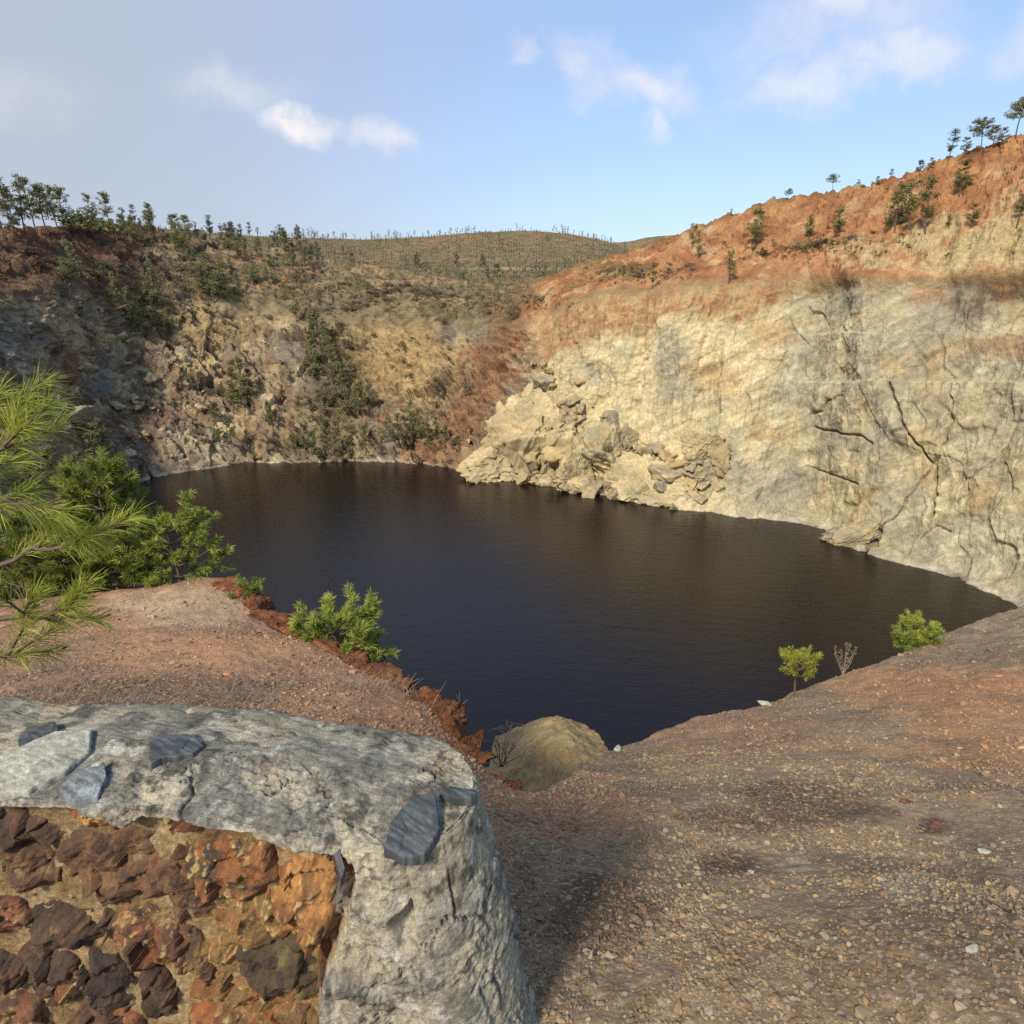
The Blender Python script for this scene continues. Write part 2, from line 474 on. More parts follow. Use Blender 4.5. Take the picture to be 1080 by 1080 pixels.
def build_pit():
    u = np.concatenate([np.arange(-500, -60, 8), np.arange(-60, 820, 1.0), np.arange(820, 1110, .7), np.arange(1110, 1350, 6)])
    nc = len(u)
    sp = np.interp(u, SH[:, 0], SH[:, 1])
    S = at_z(u, sp, 0.0)
    r0 = np.hypot(S[:, 0], S[:, 1])
    # small irregularities of the waterline
    keys = []
    K = np.array(KEY, float)                       # stations, rows, 2
    uu = np.arange(-500, 1351, 1.0)
    prs = []
    for k in range(6):
        py = gsmooth(np.interp(uu, ST, K[:, k, 0]), 14); sb = gsmooth(np.interp(uu, ST, K[:, k, 1]), 14)
        prs.append((np.interp(u, uu, py), np.interp(u, uu, sb)))
    prs[0] = (np.minimum(prs[0][0], sp - 3), prs[0][1])
    kp = [at_z(u, sp + 0, 0.0) + np.array([0, 0, 0])]
    low = kp[0].copy(); dirn = low[:, :2] / r0[:, None]
    low[:, :2] -= dirn * 8; low[:, 2] = -10
    rows = [low, kp[0]]
    for (py, sb) in prs:
        rows.append(at_r(u, py, r0 + sb))
    back = rows[-1].copy(); rb = np.hypot(back[:, 0], back[:, 1]); back[:, :2] *= ((rb + 70) / rb)[:, None]; back[:, 2] -= 12
    rows.append(back)
    cnt = [14, 40, 85, 90, 90, 60, 90, 40]
    G = []
    for a in range(len(rows) - 1):
        t = np.linspace(0, 1, cnt[a], endpoint=False)[:, None, None]
        G.append(rows[a][None] * (1 - t) + rows[a + 1][None] * t)
    G.append(rows[-1][None])
    P = np.concatenate(G, 0)
    P[14:] = gsmooth(P, 5, 0)[14:]
    nr = P.shape[0]
    PX, PY = proj(P.reshape(-1, 3)); PX = PX.reshape(nr, nc); PY = PY.reshape(nr, nc)
    Nn = grid_normals(P)
    # orient towards the camera
    fl = np.sign(((np.array([0, 0, CAM_Z + 30]) - P) * Nn).sum(-1, keepdims=True)); Nn = Nn * np.where(fl == 0, 1, fl)
    lip = gsmooth(prs[3][0], 6)[None]; ben = prs[4][0][None]; cre = prs[5][0][None]; shore = sp[None]
    # --- region masks along the wall
    edge = np.interp(PY, [300, 330, 400, 440, 520], [572, 556, 566, 600, 640])     # left limit of the big cliff
    right = sstep(PX - edge + 14 * perlin(P * .06, 5), -14, 14)
    below_lip = sstep(PY - lip, -8, 10)
    cliff = right * below_lip
    left = 1 - right
    above = sstep(lip - PY, -4, 8)
    land = sstep(P[..., 2], -1, 1.5)
    # --- relief
    fl_dir = P.reshape(-1, 3)
    # cliff: tall slabs, bedding leaning to the right
    Pr = P.copy()
    along = P[..., 0] * .78 - P[..., 1] * .63; depth = P[..., 0] * .63 + P[..., 1] * .78
    Pc = np.stack([along / 15 + P[..., 2] / 34, depth / 12, P[..., 2] / 19 - along / 60 + .25 * perlin(P / 9, 91)], -1)
    h1, e1, id1 = facet(Pc, 3, 1.1)
    Pc2 = np.stack([along / 4.2 + P[..., 2] / 9, depth / 4, P[..., 2] / 6.5 - along / 12], -1)
    h2, e2, id2 = facet(Pc2, 8, 1.0)
    Pc3 = np.stack([along / 1.3, depth / 1.3, P[..., 2] / 2.6], -1)
    h3, e3, id3 = facet(Pc3, 14, 1.0)
    streak = fbm(np.stack([along / 2.2 + fbm(P * .05, 2, 9) * 1.2, depth / 6, P[..., 2] / 22], -1), 4, 21)
    big = fbm(P / 26, 3, 4); n_w = fbm(P / 7, 3, 183)
    rough = fbm(P / 3.0, 5, 31, .55)
    smoothside = sstep(PX, 770, 850)
    bed = fbm(np.stack([(along * .82 + P[..., 2] * .57) / 9 + .4 * n_w, depth / 6, (P[..., 2] * .82 - along * .57) / 1.3 + .6 * n_w], -1), 4, 181)
    dc = .45 * bed + .9 * h1 * sstep(e1, 0, .25) + .3 * h1 + big * 2.0 + (.3 * h2 * sstep(e2, 0, .10)) + .12 * h2 + .16 * h3 * (.6 + .6 * fbm(P / 12, 2, 71)) + streak * (1.9 * (1 - .7 * smoothside)) + rough * .6
    # left / back walls: broken ledges dipping to the right
    al = P[..., 0] * .8 + P[..., 1] * .15
    Pl = np.stack([(al + P[..., 2] * .8) / 6.5, P[..., 1] / 5, (P[..., 2] + al * .55) / 3.0], -1)
    g1, f1, jd1 = facet(Pl, 40, 1.1)
    Pl2 = np.stack([(al + P[..., 2] * .8) / 2.4, P[..., 1] / 2.2, (P[..., 2] + al * .55) / 1.2], -1)
    g2, f2, jd2 = facet(Pl2, 44, 1.0)
    Pl3 = np.stack([al / 14, P[..., 1] / 14, P[..., 2] / 20], -1)
    g3, f3, jd3 = facet(Pl3, 48, 1.2)
    gull = fbm(np.stack([al / 9, P[..., 1] / 18, P[..., 2] / 45], -1), 4, 52, .5, True)
    dl = 2.2 * g3 + 1.7 * g1 + 1.4 * g2 + .35 * h3 + 1.8 * (gull - .3) + rough * 1.0 + 3.0 * fbm(P / 30, 2, 61)
    dl = dl * (.6 + .4 * sstep(PX, 90, 220))
    # upper slopes: rills
    rill = fbm(np.stack([along / 4.5, depth / 14, P[..., 2] / 30], -1), 4, 63, .5, True)
    du = 1.5 * (rill - .2) + rough * .8 + .5 * g2 + 1.1 * fbm(P / 18, 3, 66)
    cw = right * sstep(PY - lip, -26, 16)
    D = cw * dc + (1 - cw) * (left * dl + (1 - left) * (du + .9 * big * 2.2))
    plateau = left * sstep(lip - PY, -5, 25) * sstep(PX, 150, 260)
    D = D * (1 - .65 * plateau)
    # cracks in the big face: grooves
    crk = [([(938, 404), (950, 430), (957, 452), (972, 472), (985, 492), (986, 520), (979, 544)], 1.6, 2.2),
           ([(979, 546), (983, 534), (987, 522)], 3.2, 3.0), ([(857, 440), (875, 424), (893, 407)], 1.5, 1.6),
           ([(857, 450), (887, 457), (905, 458), (920, 468)], 1.6, 1.8), ([(850, 491), (868, 497), (900, 510)], 1.3, 1.2),
           ([(1005, 403), (1007, 430), (1005, 452), (990, 478), (978, 497), (952, 530), (928, 560), (908, 582)], 1.4, 1.5),
           ([(928, 560), (915, 574), (906, 583)], 3.0, 2.5), ([(958, 455), (938, 458)], 1.4, 1.2), ([(690, 330), (686, 372), (668, 400)], 1.5, 1.0),
           ([(851, 321), (857, 330), (862, 340)], 1.6, 1.4), ([(1000, 560), (985, 553), (968, 566)], 1.3, 1.2), ([(930, 480), (918, 520)], 1.0, .9),
           ([(1060, 470), (1030, 500), (1010, 530)], 1.1, .9), ([(760, 470), (730, 455)], 1.4, 1.2), ([(800, 430), (785, 470)], 1.0, .8), ([(612, 330), (606, 385), (598, 420)], 1.3, 1.)]
    wob = 5 * perlin(P / 3.5, 77) + 2.5 * perlin(P / 1.2, 78)
    CR = np.zeros_like(PX)
    for pts, wd, dp in crk:
        pts = np.array(pts, float)
        dm = np.full(PX.shape, 1e9)
        x0, x1 = pts[:, 0].min() - 14, pts[:, 0].max() + 14; y0, y1 = pts[:, 1].min() - 14, pts[:, 1].max() + 14
        box = (PX > x0) & (PX < x1) & (PY > y0) & (PY < y1)
        qx = PX[box] + wob[box]; qy = PY[box] + wob[box] * .5
        dmin = np.full(qx.shape, 1e9)
        for a, b in zip(pts[:-1], pts[1:]):
            ab = b - a; t = np.clip(((qx - a[0]) * ab[0] + (qy - a[1]) * ab[1]) / (ab @ ab), 0, 1)
            dmin = np.minimum(dmin, np.hypot(qx - a[0] - ab[0] * t, qy - a[1] - ab[1] * t))
        CR[box] = np.maximum(CR[box], dp * np.exp(-(dmin / (wd * .62)) ** 2))
    nearlip = np.exp(-((PY - lip) / 12) ** 2)
    D = D * (1 - nearlip) + gsmooth(gsmooth(D, 7, 0), 4, 1) * nearlip + .35 * rough * nearlip
    D = D - .62 * CR * cliff
    # old drill benches: thin horizontal ledges
    for yb in (350.5, 403):
        amp = sstep(PX, 830, 860) * cliff
        D = D + amp * 1.0 * (sstep(PY, yb - 2.5, yb + .5) - .5) * (sstep(PY, yb + 40, yb + 5))
    P2 = P + Nn * (D * (.25 + .75 * land))[..., None]
    # --- colours (albedo of the rock and soil itself)
    n1 = fbm(P / 9, 4, 101); n2 = fbm(P / 3, 4, 111); n3 = fbm(P / 24, 3, 121); n4 = fbm(P / 1.2, 3, 131)
    A = np.zeros(P.shape)
    cream = lin((237, 211, 157)); beige = lin((212, 190, 146)); grey = lin((180, 168, 142)); ochre = lin((208, 166, 106)); rust = lin((186, 128, 80)); dred = lin((112, 68, 46))
    pale = lin((236, 220, 180))
    c = lerp(cream, beige, smoothside * .8 * np.ones_like(PX))
    c = lerp(c, grey, sstep(n1 + .2 * (id1 - .5) + .3 * smoothside, .0, .5) * .8)
    c = lerp(c, pale, sstep(streak, .12, .4) * .5)
    c = lerp(c, ochre, sstep(fbm(P / 7, 4, 141) + .12 * (id2 - .5), .12, .5) * .6)

    def blob(x, y, rx, ry, nz=.5):
        return sstep(1.0 - np.hypot((PX - x) / rx, (PY - y) / ry) + nz * (n2 + n1 + .5 * n4), -.25, .7)
    for (x, y, rx, ry, cc, am) in [(706, 375, 17, 50, grey, .9), (905, 312, 90, 24, grey, .8), (980, 320, 60, 30, grey, .6), (757, 398, 30, 16, ochre, .9), (810, 350, 20, 18, ochre, .9),
                                   (946, 386, 16, 12, ochre, .7), (976, 465, 22, 18, ochre, .5), (1058, 480, 16, 10, ochre, .5), (800, 510, 70, 40, lin((165, 155, 138)), .7),
                                   (1055, 300, 50, 32, dred, .9), (970, 302, 22, 14, rust, .8), (1060, 362, 40, 12, rust, .7), (920, 300, 16, 10, ochre, .7), (1060, 575, 60, 40, pale, .5),
                                   (640, 470, 40, 26, cream, .5), (890, 470, 40, 20, grey, .5), (590, 350, 30, 30, grey, .35), (1000, 430, 60, 40, beige, .4)]:
        c = lerp(c, cc, blob(x, y, rx * 1.1, ry * 1.1, .8) * am * (.75 if cc is ochre or cc is rust else .9))
    c = c * (1 + .45 * np.clip(bed, -.4, .4)[..., None])
    topband = np.interp(PX, [560, 700, 780, 840, 900, 1000, 1080, 1200], [60, 34, 46, 16, 8, 6, 10, 20])
    tb = sstep(lip + topband - PY + 14 * n1 + 10 * n2, -6, 12)
    c = lerp(c, lerp(ochre, rust, sstep(n2, -.15, .3)), tb * .85)
    for yb in (350.5, 403):
        ln = np.exp(-((PY - yb - 2.2 * n2) / 1.3) ** 2) * sstep(PX, 830, 850) * sstep(n1, -.25, .25)
        c = lerp(c, pale, ln * .5)
    # left and back walls
    brown = lin((160, 132, 102)); tan = lin((212, 182, 136)); lgrey = lin((156, 148, 136)); dbrown = lin((108, 82, 64)); yel = lin((206, 168, 108)); red = lin((150, 98, 70)); oliv = lin((104, 96, 58))
    l = lerp(brown, tan, sstep(n1 + .4 * (jd1 - .5), -.15, .3))
    l = lerp(l, lgrey, sstep(n3 + .5 * (jd2 - .5), .1, .45) * (.25 + .4 * sstep(PX, 120, 260)))
    stk = fbm(np.stack([al / 3.0 + .5 * n1, P[..., 1] / 8, P[..., 2] / 16], -1), 4, 171)
    l = lerp(l, lin((226, 200, 154)), sstep(stk, .12, .34) * .7)
    l = lerp(l, lin((168, 108, 70)), sstep(-stk, .16, .36) * .55)
    l = lerp(l, dbrown, sstep(fbm(P / 5, 4, 151) + .3 * (jd2 - .5), .16, .4) * .7)
    l = lerp(l, yel, blob(425, 380, 60, 60, .8) * .8)
    l = lerp(l, yel, blob(215, 350, 60, 40, .8) * .55)
    l = lerp(l, lgrey, blob(110, 400, 16, 26, .7) * .9)
    l = lerp(l, lgrey, blob(15, 360, 30, 30, .8) * .6)
    l = lerp(l, lgrey, blob(130, 480, 30, 30, .8) * .5)
    l = lerp(l, red, blob(110, 455, 60, 30, .9) * .35)
    l = lerp(l, lerp(red, dbrown, sstep(n2, -.2, .2)), sstep(312 + 12 * n1 - PY, -8, 10) * (1 - sstep(PX + 30 * n1, 140, 190)) * .9)
    gx = np.interp(PY, [310, 335, 400, 440, 500], [555, 545, 520, 485, 445]); gw = np.interp(PY, [310, 350, 420, 500], [60, 34, 40, 55])
    l = lerp(l, lerp(red, lin((178, 126, 86)), sstep(n2, -.2, .3)), sstep(1 - np.abs(PX - gx) / gw + 1.1 * n1 + .5 * n2, -.05, .7) * .8)
    veg = sstep(lip + 12 - PY + 18 * n1, -8, 16) * sstep(PX, 120, 200)
    l = lerp(l, lerp(oliv, lin((150, 124, 90)), sstep(n2 + .5 * n1, -.25, .25)), veg * .8)
    for (bx, by, brx, bry) in [(420, 300, 70, 4), (360, 286, 60, 3), (470, 318, 50, 4), (300, 300, 50, 4), (230, 285, 40, 4)]:
        l = lerp(l, lin((188, 148, 104)), blob(bx, by, brx, bry, .9) * .7)
    l = lerp(l, lin((176, 122, 84)), np.maximum(blob(262, 274, 26, 6, .6), blob(310, 288, 28, 7, .6)) * .8)
    l = lerp(l, lin((160, 108, 76)), blob(560, 330, 50, 16, .6) * .8)
    greenish = blob(350, 420, 45, 90, 1.0) * .55 + blob(170, 330, 35, 35, 1.) * .4
    l = lerp(l, oliv * .9, np.clip(greenish, 0, .8))
    # upper right slopes
    s = lerp(lin((204, 142, 88)), lin((174, 110, 68)), sstep(n1, -.2, .25))
    s = lerp(s, lin((218, 176, 122)), sstep(fbm(P / 6, 3, 161), .08, .35) * .8)
    s = lerp(s, lin((212, 184, 128)), blob(1030, 262, 130, 30, .9) * .95)
    s = lerp(s, lin((206, 150, 90)), blob(830, 225, 24, 14, .8) * .7)
    s = lerp(s, lin((112, 100, 58)), np.exp(-((PY - ben - 2) / 3.0) ** 2) * sstep(n2, -.3, .2) * .7 * (1 - sstep(PX, 860, 960)))
    s = lerp(s, lin((112, 100, 58)), sstep(cre + 6 - PY, -2, 5) * .6)
    s = lerp(s, lin((118, 98, 60)), blob(650, 286, 50, 8, .8) * .8)
    A = lerp(lerp(l, s, right * above), c, cliff)
    # pale salt rim at the waterline
    A = lerp(A, lin((215, 205, 185)), np.exp(-((P2[..., 2] - .3) / .28) ** 2) * (.35 + .25 * sstep(PX, 440, 560)) * sstep(n2, -.4, .2))
    A = lerp(A, lin((40, 26, 22)), sstep(.15 - P2[..., 2], 0, .3))
    A = A * (1 + .35 * n4[..., None] + .15 * n2[..., None])
    A = np.clip(A, .008, .7)
    V = P2.reshape(-1, 3)
    me = mesh_np("quarry_cliff", V, grid_faces(nr, nc), M['pit'], A.reshape(-1, 3))
    o = link("quarry_cliff", me)
    tag(o, "stepped rock walls of the quarry around the dark lake, cream cliff on the right", "terrain", kind="structure")
    px, py = proj(V)
    return P2, px.reshape(nr, nc), py.reshape(nr, nc), u


PIT, PIT_X, PIT_Y, PIT_U = build_pit()


def on_pit(px, py):
    """the point of the quarry wall seen nearest this photo pixel"""
    j = int(np.argmin(np.abs(PIT_U - px))); j0 = max(0, j - 12); j1 = j + 13
    d = (PIT_X[14:, j0:j1] - px) ** 2 + (PIT_Y[14:, j0:j1] - py) ** 2
    d = d[:-36]
    k = np.unravel_index(np.argmin(d), d.shape)
    return PIT[14 + k[0], j0 + k[1]]


# ------------------------------------------------------------------ far hills
HS = np.array([(-700, 250), (-200, 240), (60, 238), (110, 236), (150, 238), (200, 241), (260, 247), (320, 250), (380, 250), (430, 248), (480, 245), (520, 243), (560, 241), (600, 244), (640, 252), (665, 262), (720, 284), (900, 310), (1500, 330)], float)


def hill_mesh(name, sky, base_py, r_rows, seed, amp, label, fine=1.0):
    u = np.arange(sky[0, 0], sky[-1, 0], 3.0)
    top = gsmooth(np.interp(u, sky[:, 0], sky[:, 1]), 4)
    nrw = 150
    rows = []
    for k, (f, r) in enumerate(r_rows):
        rows.append(at_r(u, top + (base_py - top) * f, np.full(len(u), r)))
    back = rows[-1] * 1.0; rb = np.hypot(back[:, 0], back[:, 1]); back[:, :2] *= ((rb + 90) / rb)[:, None]; back[:, 2] -= 25
    rows.append(back)
    G = []
    for a in range(len(rows) - 1):
        t = np.linspace(0, 1, nrw // (len(rows) - 1), endpoint=False)[:, None, None]
        G.append(rows[a][None] * (1 - t) + rows[a + 1][None] * t)
    P = np.concatenate(G, 0); P = gsmooth(P, 3, 0)
    P[..., 2] += amp * fbm(P / 40, 4, seed) + .25 * amp * fbm(P / 9, 3, seed + 5)
    n1 = fbm(P / 30, 4, seed + 9); n2 = fbm(P / 7, 4, seed + 13)
    A = lerp(lin((142, 124, 88)), lin((160, 128, 94)), sstep(n1, -.2, .3))
    A = lerp(A, lin((100, 98, 62)), sstep(n2, -.02, .3) * .6)
    PX, PY = proj(P.reshape(-1, 3)); PX = PX.reshape(P.shape[:2]); PY = PY.reshape(P.shape[:2])
    if fine:
        A = lerp(A, lin((196, 172, 126)), np.exp(-((PY - 283.5 - .008 * (PX - 560)) / 1.1) ** 2) * sstep(PX, 480, 520) * .8)
        A = lerp(A, lin((176, 128, 92)), np.exp(-((PY - 300) / 1.3) ** 2) * sstep(PX, 540, 570) * .7)
        A = lerp(A, lin((172, 118, 84)), np.exp(-((PY - 251 + .01 * (PX - 470)) / 3) ** 2) * sstep(n2, -.2, .2) * np.exp(-((PX - 480) / 45) ** 2) * .7)
        for yy in (256, 262, 268, 274):
            A = lerp(A, lin((176, 146, 108)), np.exp(-((PY - yy - 3 * n1) / 1.0) ** 2) * .4 * sstep(PX, 400, 500) * sstep(n2, -.3, .2))
    n5 = fbm(P / 2.5, 3, seed + 21)
    A = np.clip(A * (1 + .25 * n2[..., None] + .5 * n5[..., None]), .01, .5)
    me = mesh_np(name, P.reshape(-1, 3), grid_faces(*P.shape[:2]), M['hill'], A.reshape(-1, 3))
    o = link(name, me); tag(o, label, "hill", kind="structure")
    return P, PX, PY


HILL, HILL_X, HILL_Y = hill_mesh("plantation_hill", HS, 345, ((1.0, 262), (.62, 300), (.42, 350), (.2, 430), (0., 520)), 200, 2.0, "low scrubby hill behind the quarry planted with rows of young trees")
HS2 = np.array([(520, 262), (600, 258), (655, 254), (690, 247), (715, 245), (745, 250), (800, 262), (900, 275)], float)
HILL2, _, _ = hill_mesh("distant_hill", HS2, 330, ((1., 620), (.5, 760), (0., 950)), 230, 4.0, "distant dark green hill seen in the dip beside the red slope", fine=0)


def on_hill(px, py):
    d = (HILL_X[:-30] - px) ** 2 + (HILL_Y[:-30] - py) ** 2
    k = np.unravel_index(np.argmin(d), d.shape)
    return HILL[k]


# ------------------------------------------------------------------ near ground: ledge, slope and drop to the lake
LIP = np.array([(-900, 900, 9.0), (-500, 760, 11.), (-150, 665, 10.3), (0, 636, 9.4), (60, 630, 9.0), (120, 624, 8.6), (180, 617, 8.3), (235, 611, 8.0), (258, 634, 7.3), (292, 668, 6.5), (330, 682, 6.0), (365, 700, 5.5), (400, 712, 5.05), (445, 738, 4.4),
                (478, 768, 3.95), (490, 785, 3.72), (512, 812, 3.45), (540, 833, 3.3), (575, 834, 3.35), (600, 822, 4.0), (622, 806, 5.3), (640, 793, 6.4), (700, 770, 7.4), (760, 753, 8.2), (800, 745, 9.0), (850, 728, 10.5),
                (900, 709, 12.), (950, 690, 13.6), (1000, 670, 15.2), (1080, 639, 18.), (1200, 600, 22.), (1500, 560, 27)], float)
CTRL = [(560, 1080, 1.18), (800, 1080, 1.25), (1080, 1080, 1.5), (560, 950, 1.75), (560, 850, 2.9), (800, 950, 1.9), (1080, 950, 2.4), (800, 850, 3.2), (1080, 850, 3.8), (700, 850, 3.05), (700, 800, 5.0),
        (850, 800, 4.9), (950, 800, 5.2), (1080, 800, 5.4), (1080, 740, 8.0), (960, 740, 8.3), (860, 760, 7.0), (1080, 690, 11.5), (640, 1000, 1.5), (700, 900, 2.4), (950, 880, 3.0), (1250, 900, 3.6), (1250, 1080, 1.8), (1250, 750, 9),
        (0, 735, 5.2), (250, 775, 3.6), (420, 795, 3.2), (250, 700, 5.2), (100, 690, 6.2), (400, 740, 4.3), (470, 778, 3.7), (330, 720, 4.9), (180, 650, 7.0), (0, 680, 7.2), (-150, 700, 7.4), (-300, 760, 6.8)]


def tps(ctrl_xy, z, Q, lam=1e-3):
    n = len(ctrl_xy)

    def U(r2): return .5 * r2 * np.log(r2 + 1e-12)
    d = ((ctrl_xy[:, None] - ctrl_xy[None]) ** 2).sum(-1)
    Kk = U(d) + lam * np.eye(n)
    Pm = np.concatenate([np.ones((n, 1)), ctrl_xy], 1)
    Am = np.block([[Kk, Pm], [Pm.T, np.zeros((3, 3))]])
    w = np.linalg.solve(Am, np.concatenate([z, np.zeros(3)]))
    out = w[n] + Q[..., 0] * w[n + 1] + Q[..., 1] * w[n + 2]
    for i in range(n):
        out = out + w[i] * U(((Q - ctrl_xy[i]) ** 2).sum(-1))
    return out


_cp = at_r(*[np.array([c[k] for c in CTRL], float) for k in range(3)])
_lp = at_r(LIP[:, 0], LIP[:, 1], LIP[:, 2])
_extra = np.array([(x, y, CAM_Z - 1.72) for x in (-1.6, -.8, 0, .8, 1.6) for y in (-2., -.6, .35)] + [(-1.2, 1.0, CAM_Z - 1.75), (-.4, .9, CAM_Z - 1.74), (-1.0, 1.9, CAM_Z - 2.0), (-.3, 1.7, CAM_Z - 1.95), (-2., 1.5, CAM_Z - 1.9), (.2, 1.3, CAM_Z - 1.75)])
_all = np.concatenate([_cp, _lp, _extra])
LIP_AZ = np.arctan2(_lp[:, 0], _lp[:, 1]); LIP_R = np.hypot(_lp[:, 0], _lp[:, 1])


def ground_z0(Q):
    return tps(_all[:, :2], _all[:, 2], Q, 2e-3)


def lip_r(az):
    r = np.interp(az, LIP_AZ, LIP_R)
    q = np.stack([az * 6, az * 0, az * 0], -1)
    led = sstep(az, R(-28), R(-20)) * (1 - sstep(az, R(3), R(6)))
    return r * (1 + .035 * fbm(q * 3, 4, 300) * led + .008 * fbm(q * 4, 3, 305))


def ground_bump(X, Y):
    q = np.stack([X, Y, 0 * X], -1)
    r = np.hypot(X, Y)
    n = .05 * fbm(q / 1.3, 3, 310) + .028 * fbm(q / .35, 4, 320) + .010 * fbm(q / .06, 3, 330)
    far = sstep(r, 4, 12)
    # weathered ribs and runnels on the right-hand slope
    qa = np.stack([(X * .8 - Y * .6) / .55, (X * .6 + Y * .8) / 3.5, 0 * X], -1)
    n = n + .10 * fbm(qa, 4, 340) * sstep(X, .6, 2.5) * (.4 + far)
    n = n + .05 * fbm(q / .5, 3, 350, .5, True) * far
    return n


def ground_z(X, Y):
    X = np.asarray(X, float); Y = np.asarray(Y, float)
    return ground_z0(np.stack([X, Y], -1)) + ground_bump(X, Y)


def build_ground():
    az = np.concatenate([np.linspace(R(-150), R(-58), 90, endpoint=False), np.linspace(R(-58), R(58), 1150, endpoint=False), np.linspace(R(58), R(150), 90)])
    lr = np.where(np.abs(az) > R(75), np.interp(np.abs(az), [R(75), R(150)], [1, 1]) * np.clip(lip_r(az), 6, 24), lip_r(az))
    nr = 620
    t = np.linspace(0, 1, nr)
    rr = .45 * (lr[None] / .45) ** (t[:, None])              # log spacing out to the lip
    X = rr * np.sin(az)[None]; Y = rr * np.cos(az)[None]
    Z = ground_z(X, Y)
    # the drop beyond the lip
    dd = np.concatenate([np.linspace(.02, 1.2, 30), np.linspace(1.5, 6, 20), np.linspace(7, 46, 24)])
    lipX, lipY, lipZ = X[-1], Y[-1], Z[-1]
    ledge = 1 - sstep(az, R(6), R(12))
    XX = [X]; YY = [Y]; ZZ = [Z]
    for d in dd:
        q = np.stack([lipX / .5, lipY / .5, (lipZ - d) / .5], -1)
        w = .16 * fbm(q, 4, 360) * min(1, d / .15)
        out = ledge * (d * .28 + .3 * (1 - np.exp(-d * 1.5))) + (1 - ledge) * (d * .62 + .5 * (1 - np.exp(-d))) + w
        XX.append((lipX + np.sin(az) * out)[None]); YY.append((lipY + np.cos(az) * out)[None]); ZZ.append((lipZ - d)[None])
    P = np.stack([np.concatenate(XX), np.concatenate(YY), np.concatenate(ZZ)], -1)
    PX, PY = proj(P.reshape(-1, 3)); PX = PX.reshape(P.shape[:2]); PY = PY.reshape(P.shape[:2])
    A = ground_colour(P, PX, PY)
    # scarp: fresh rust earth
    dep = np.zeros(P.shape[:2]); dep[nr:] = dd[:, None]
    n2 = fbm(P / .25, 4, 372)
    sc = lerp(lin((146, 88, 56)), lin((100, 62, 46)), sstep(n2, -.2, .3))
    A = lerp(A, sc, sstep(dep, 0.01, .08) * (ledge[None] * .95 + .3 * (1 - ledge[None])))
    me = mesh_np("gravel_ground", P.reshape(-1, 3), grid_faces(*P.shape[:2])[:, ::-1], M['soil'], A.reshape(-1, 3))
    o = link("gravel_ground", me); tag(o, "stony reddish gravel ground of the viewpoint falling away to the lake", "ground", kind="structure")


def ground_colour(P, PX, PY):
    n0 = fbm(P / 2.2, 3, 376); n1 = fbm(P / .8, 4, 370); n2 = fbm(P / .18, 4, 374); n3 = fbm(P / .05, 3, 378)
    base = lerp(lin((130, 110, 90)), lin((148, 126, 104)), sstep(n1, -.25, .25))

    def blob(x, y, rx, ry, nz=.6):
        return sstep(1.0 - np.hypot((PX - x) / rx, (PY - y) / ry) + nz * n1 + .25 * n2, -.1, .5)
    A = base
    A = lerp(A, lin((160, 136, 108)), blob(870, 850, 190, 120, 1.) * .6)                     # greyer patch
    A = lerp(A, lin((160, 146, 124)), np.maximum(blob(840, 915, 26, 20, .5), blob(955, 935, 30, 20, .5)) * .8)
    A = lerp(A, lin((178, 126, 82)), blob(1060, 770, 130, 70, .9) * .75)                     # orange on the right
    A = lerp(A, lin((180, 122, 80)), blob(990, 725, 130, 30, .9) * .7)
    A = lerp(A, lin((164, 114, 82)), blob(610, 850, 90, 40, .9) * .6)
    A = lerp(A, lin((150, 108, 84)), blob(780, 770, 120, 34, .9) * .6)
    A = lerp(A, lin((86, 64, 50)), np.maximum.reduce([blob(825, 860, 90, 26, 1.2), blob(620, 960, 60, 50, 1.2), blob(770, 910, 50, 16, 1.), blob(985, 872, 18, 10, .6), blob(830, 835, 90, 16, 1.2)]) * .75)
    A = lerp(A, lin((134, 112, 94)), blob(1010, 690, 60, 16, 1.2) * .6)
    # ledge
    led = (1 - sstep(PX, 500, 560)) * (P[..., 1] > 2.0)
    lc = lerp(lin((160, 116, 90)), lin((138, 104, 84)), sstep(n1, -.2, .25))
    lc = lerp(lc, lin((184, 134, 96)), blob(240, 690, 130, 24, .9) * .8)
    lc = lerp(lc, lin((172, 150, 128)), blob(180, 640, 110, 24, .9) * .7)
    lc = lerp(lc, lin((112, 88, 72)), blob(120, 730, 150, 26, .9) * .8)
    lc = lerp(lc, lin((166, 114, 78)), blob(440, 770, 80, 40, .9) * .7)
    A = lerp(A, lc, led)
    A = A * (1 + .45 * n3[..., None] + .25 * n2[..., None])
    return np.clip(lerp(A, A.mean(-1, keepdims=True) * np.ones(3), .14 * np.ones(A.shape[:-1])) * np.array([1.50, 1.32, 1.03]), .012, .6)


build_ground()

# ------------------------------------------------------------------ loose gravel on the near ground
ICO_V = None


def ico():
    p = (1 + 5 ** .5) / 2
    v = np.array([(-1, p, 0), (1, p, 0), (-1, -p, 0), (1, -p, 0), (0, -1, p), (0, 1, p), (0, -1, -p), (0, 1, -p), (p, 0, -1), (p, 0, 1), (-p, 0, -1), (-p, 0, 1)], float)
    v /= np.linalg.norm(v[0])
    f = np.array([(0, 11, 5), (0, 5, 1), (0, 1, 7), (0, 7, 10), (0, 10, 11), (1, 5, 9), (5, 11, 4), (11, 10, 2), (10, 7, 6), (7, 1, 8), (3, 9, 4), (3, 4, 2), (3, 2, 6), (3, 6, 8), (3, 8, 9), (4, 9, 5), (2, 4, 11), (6, 2, 10), (8, 6, 7), (9, 8, 1)])
    return v, f


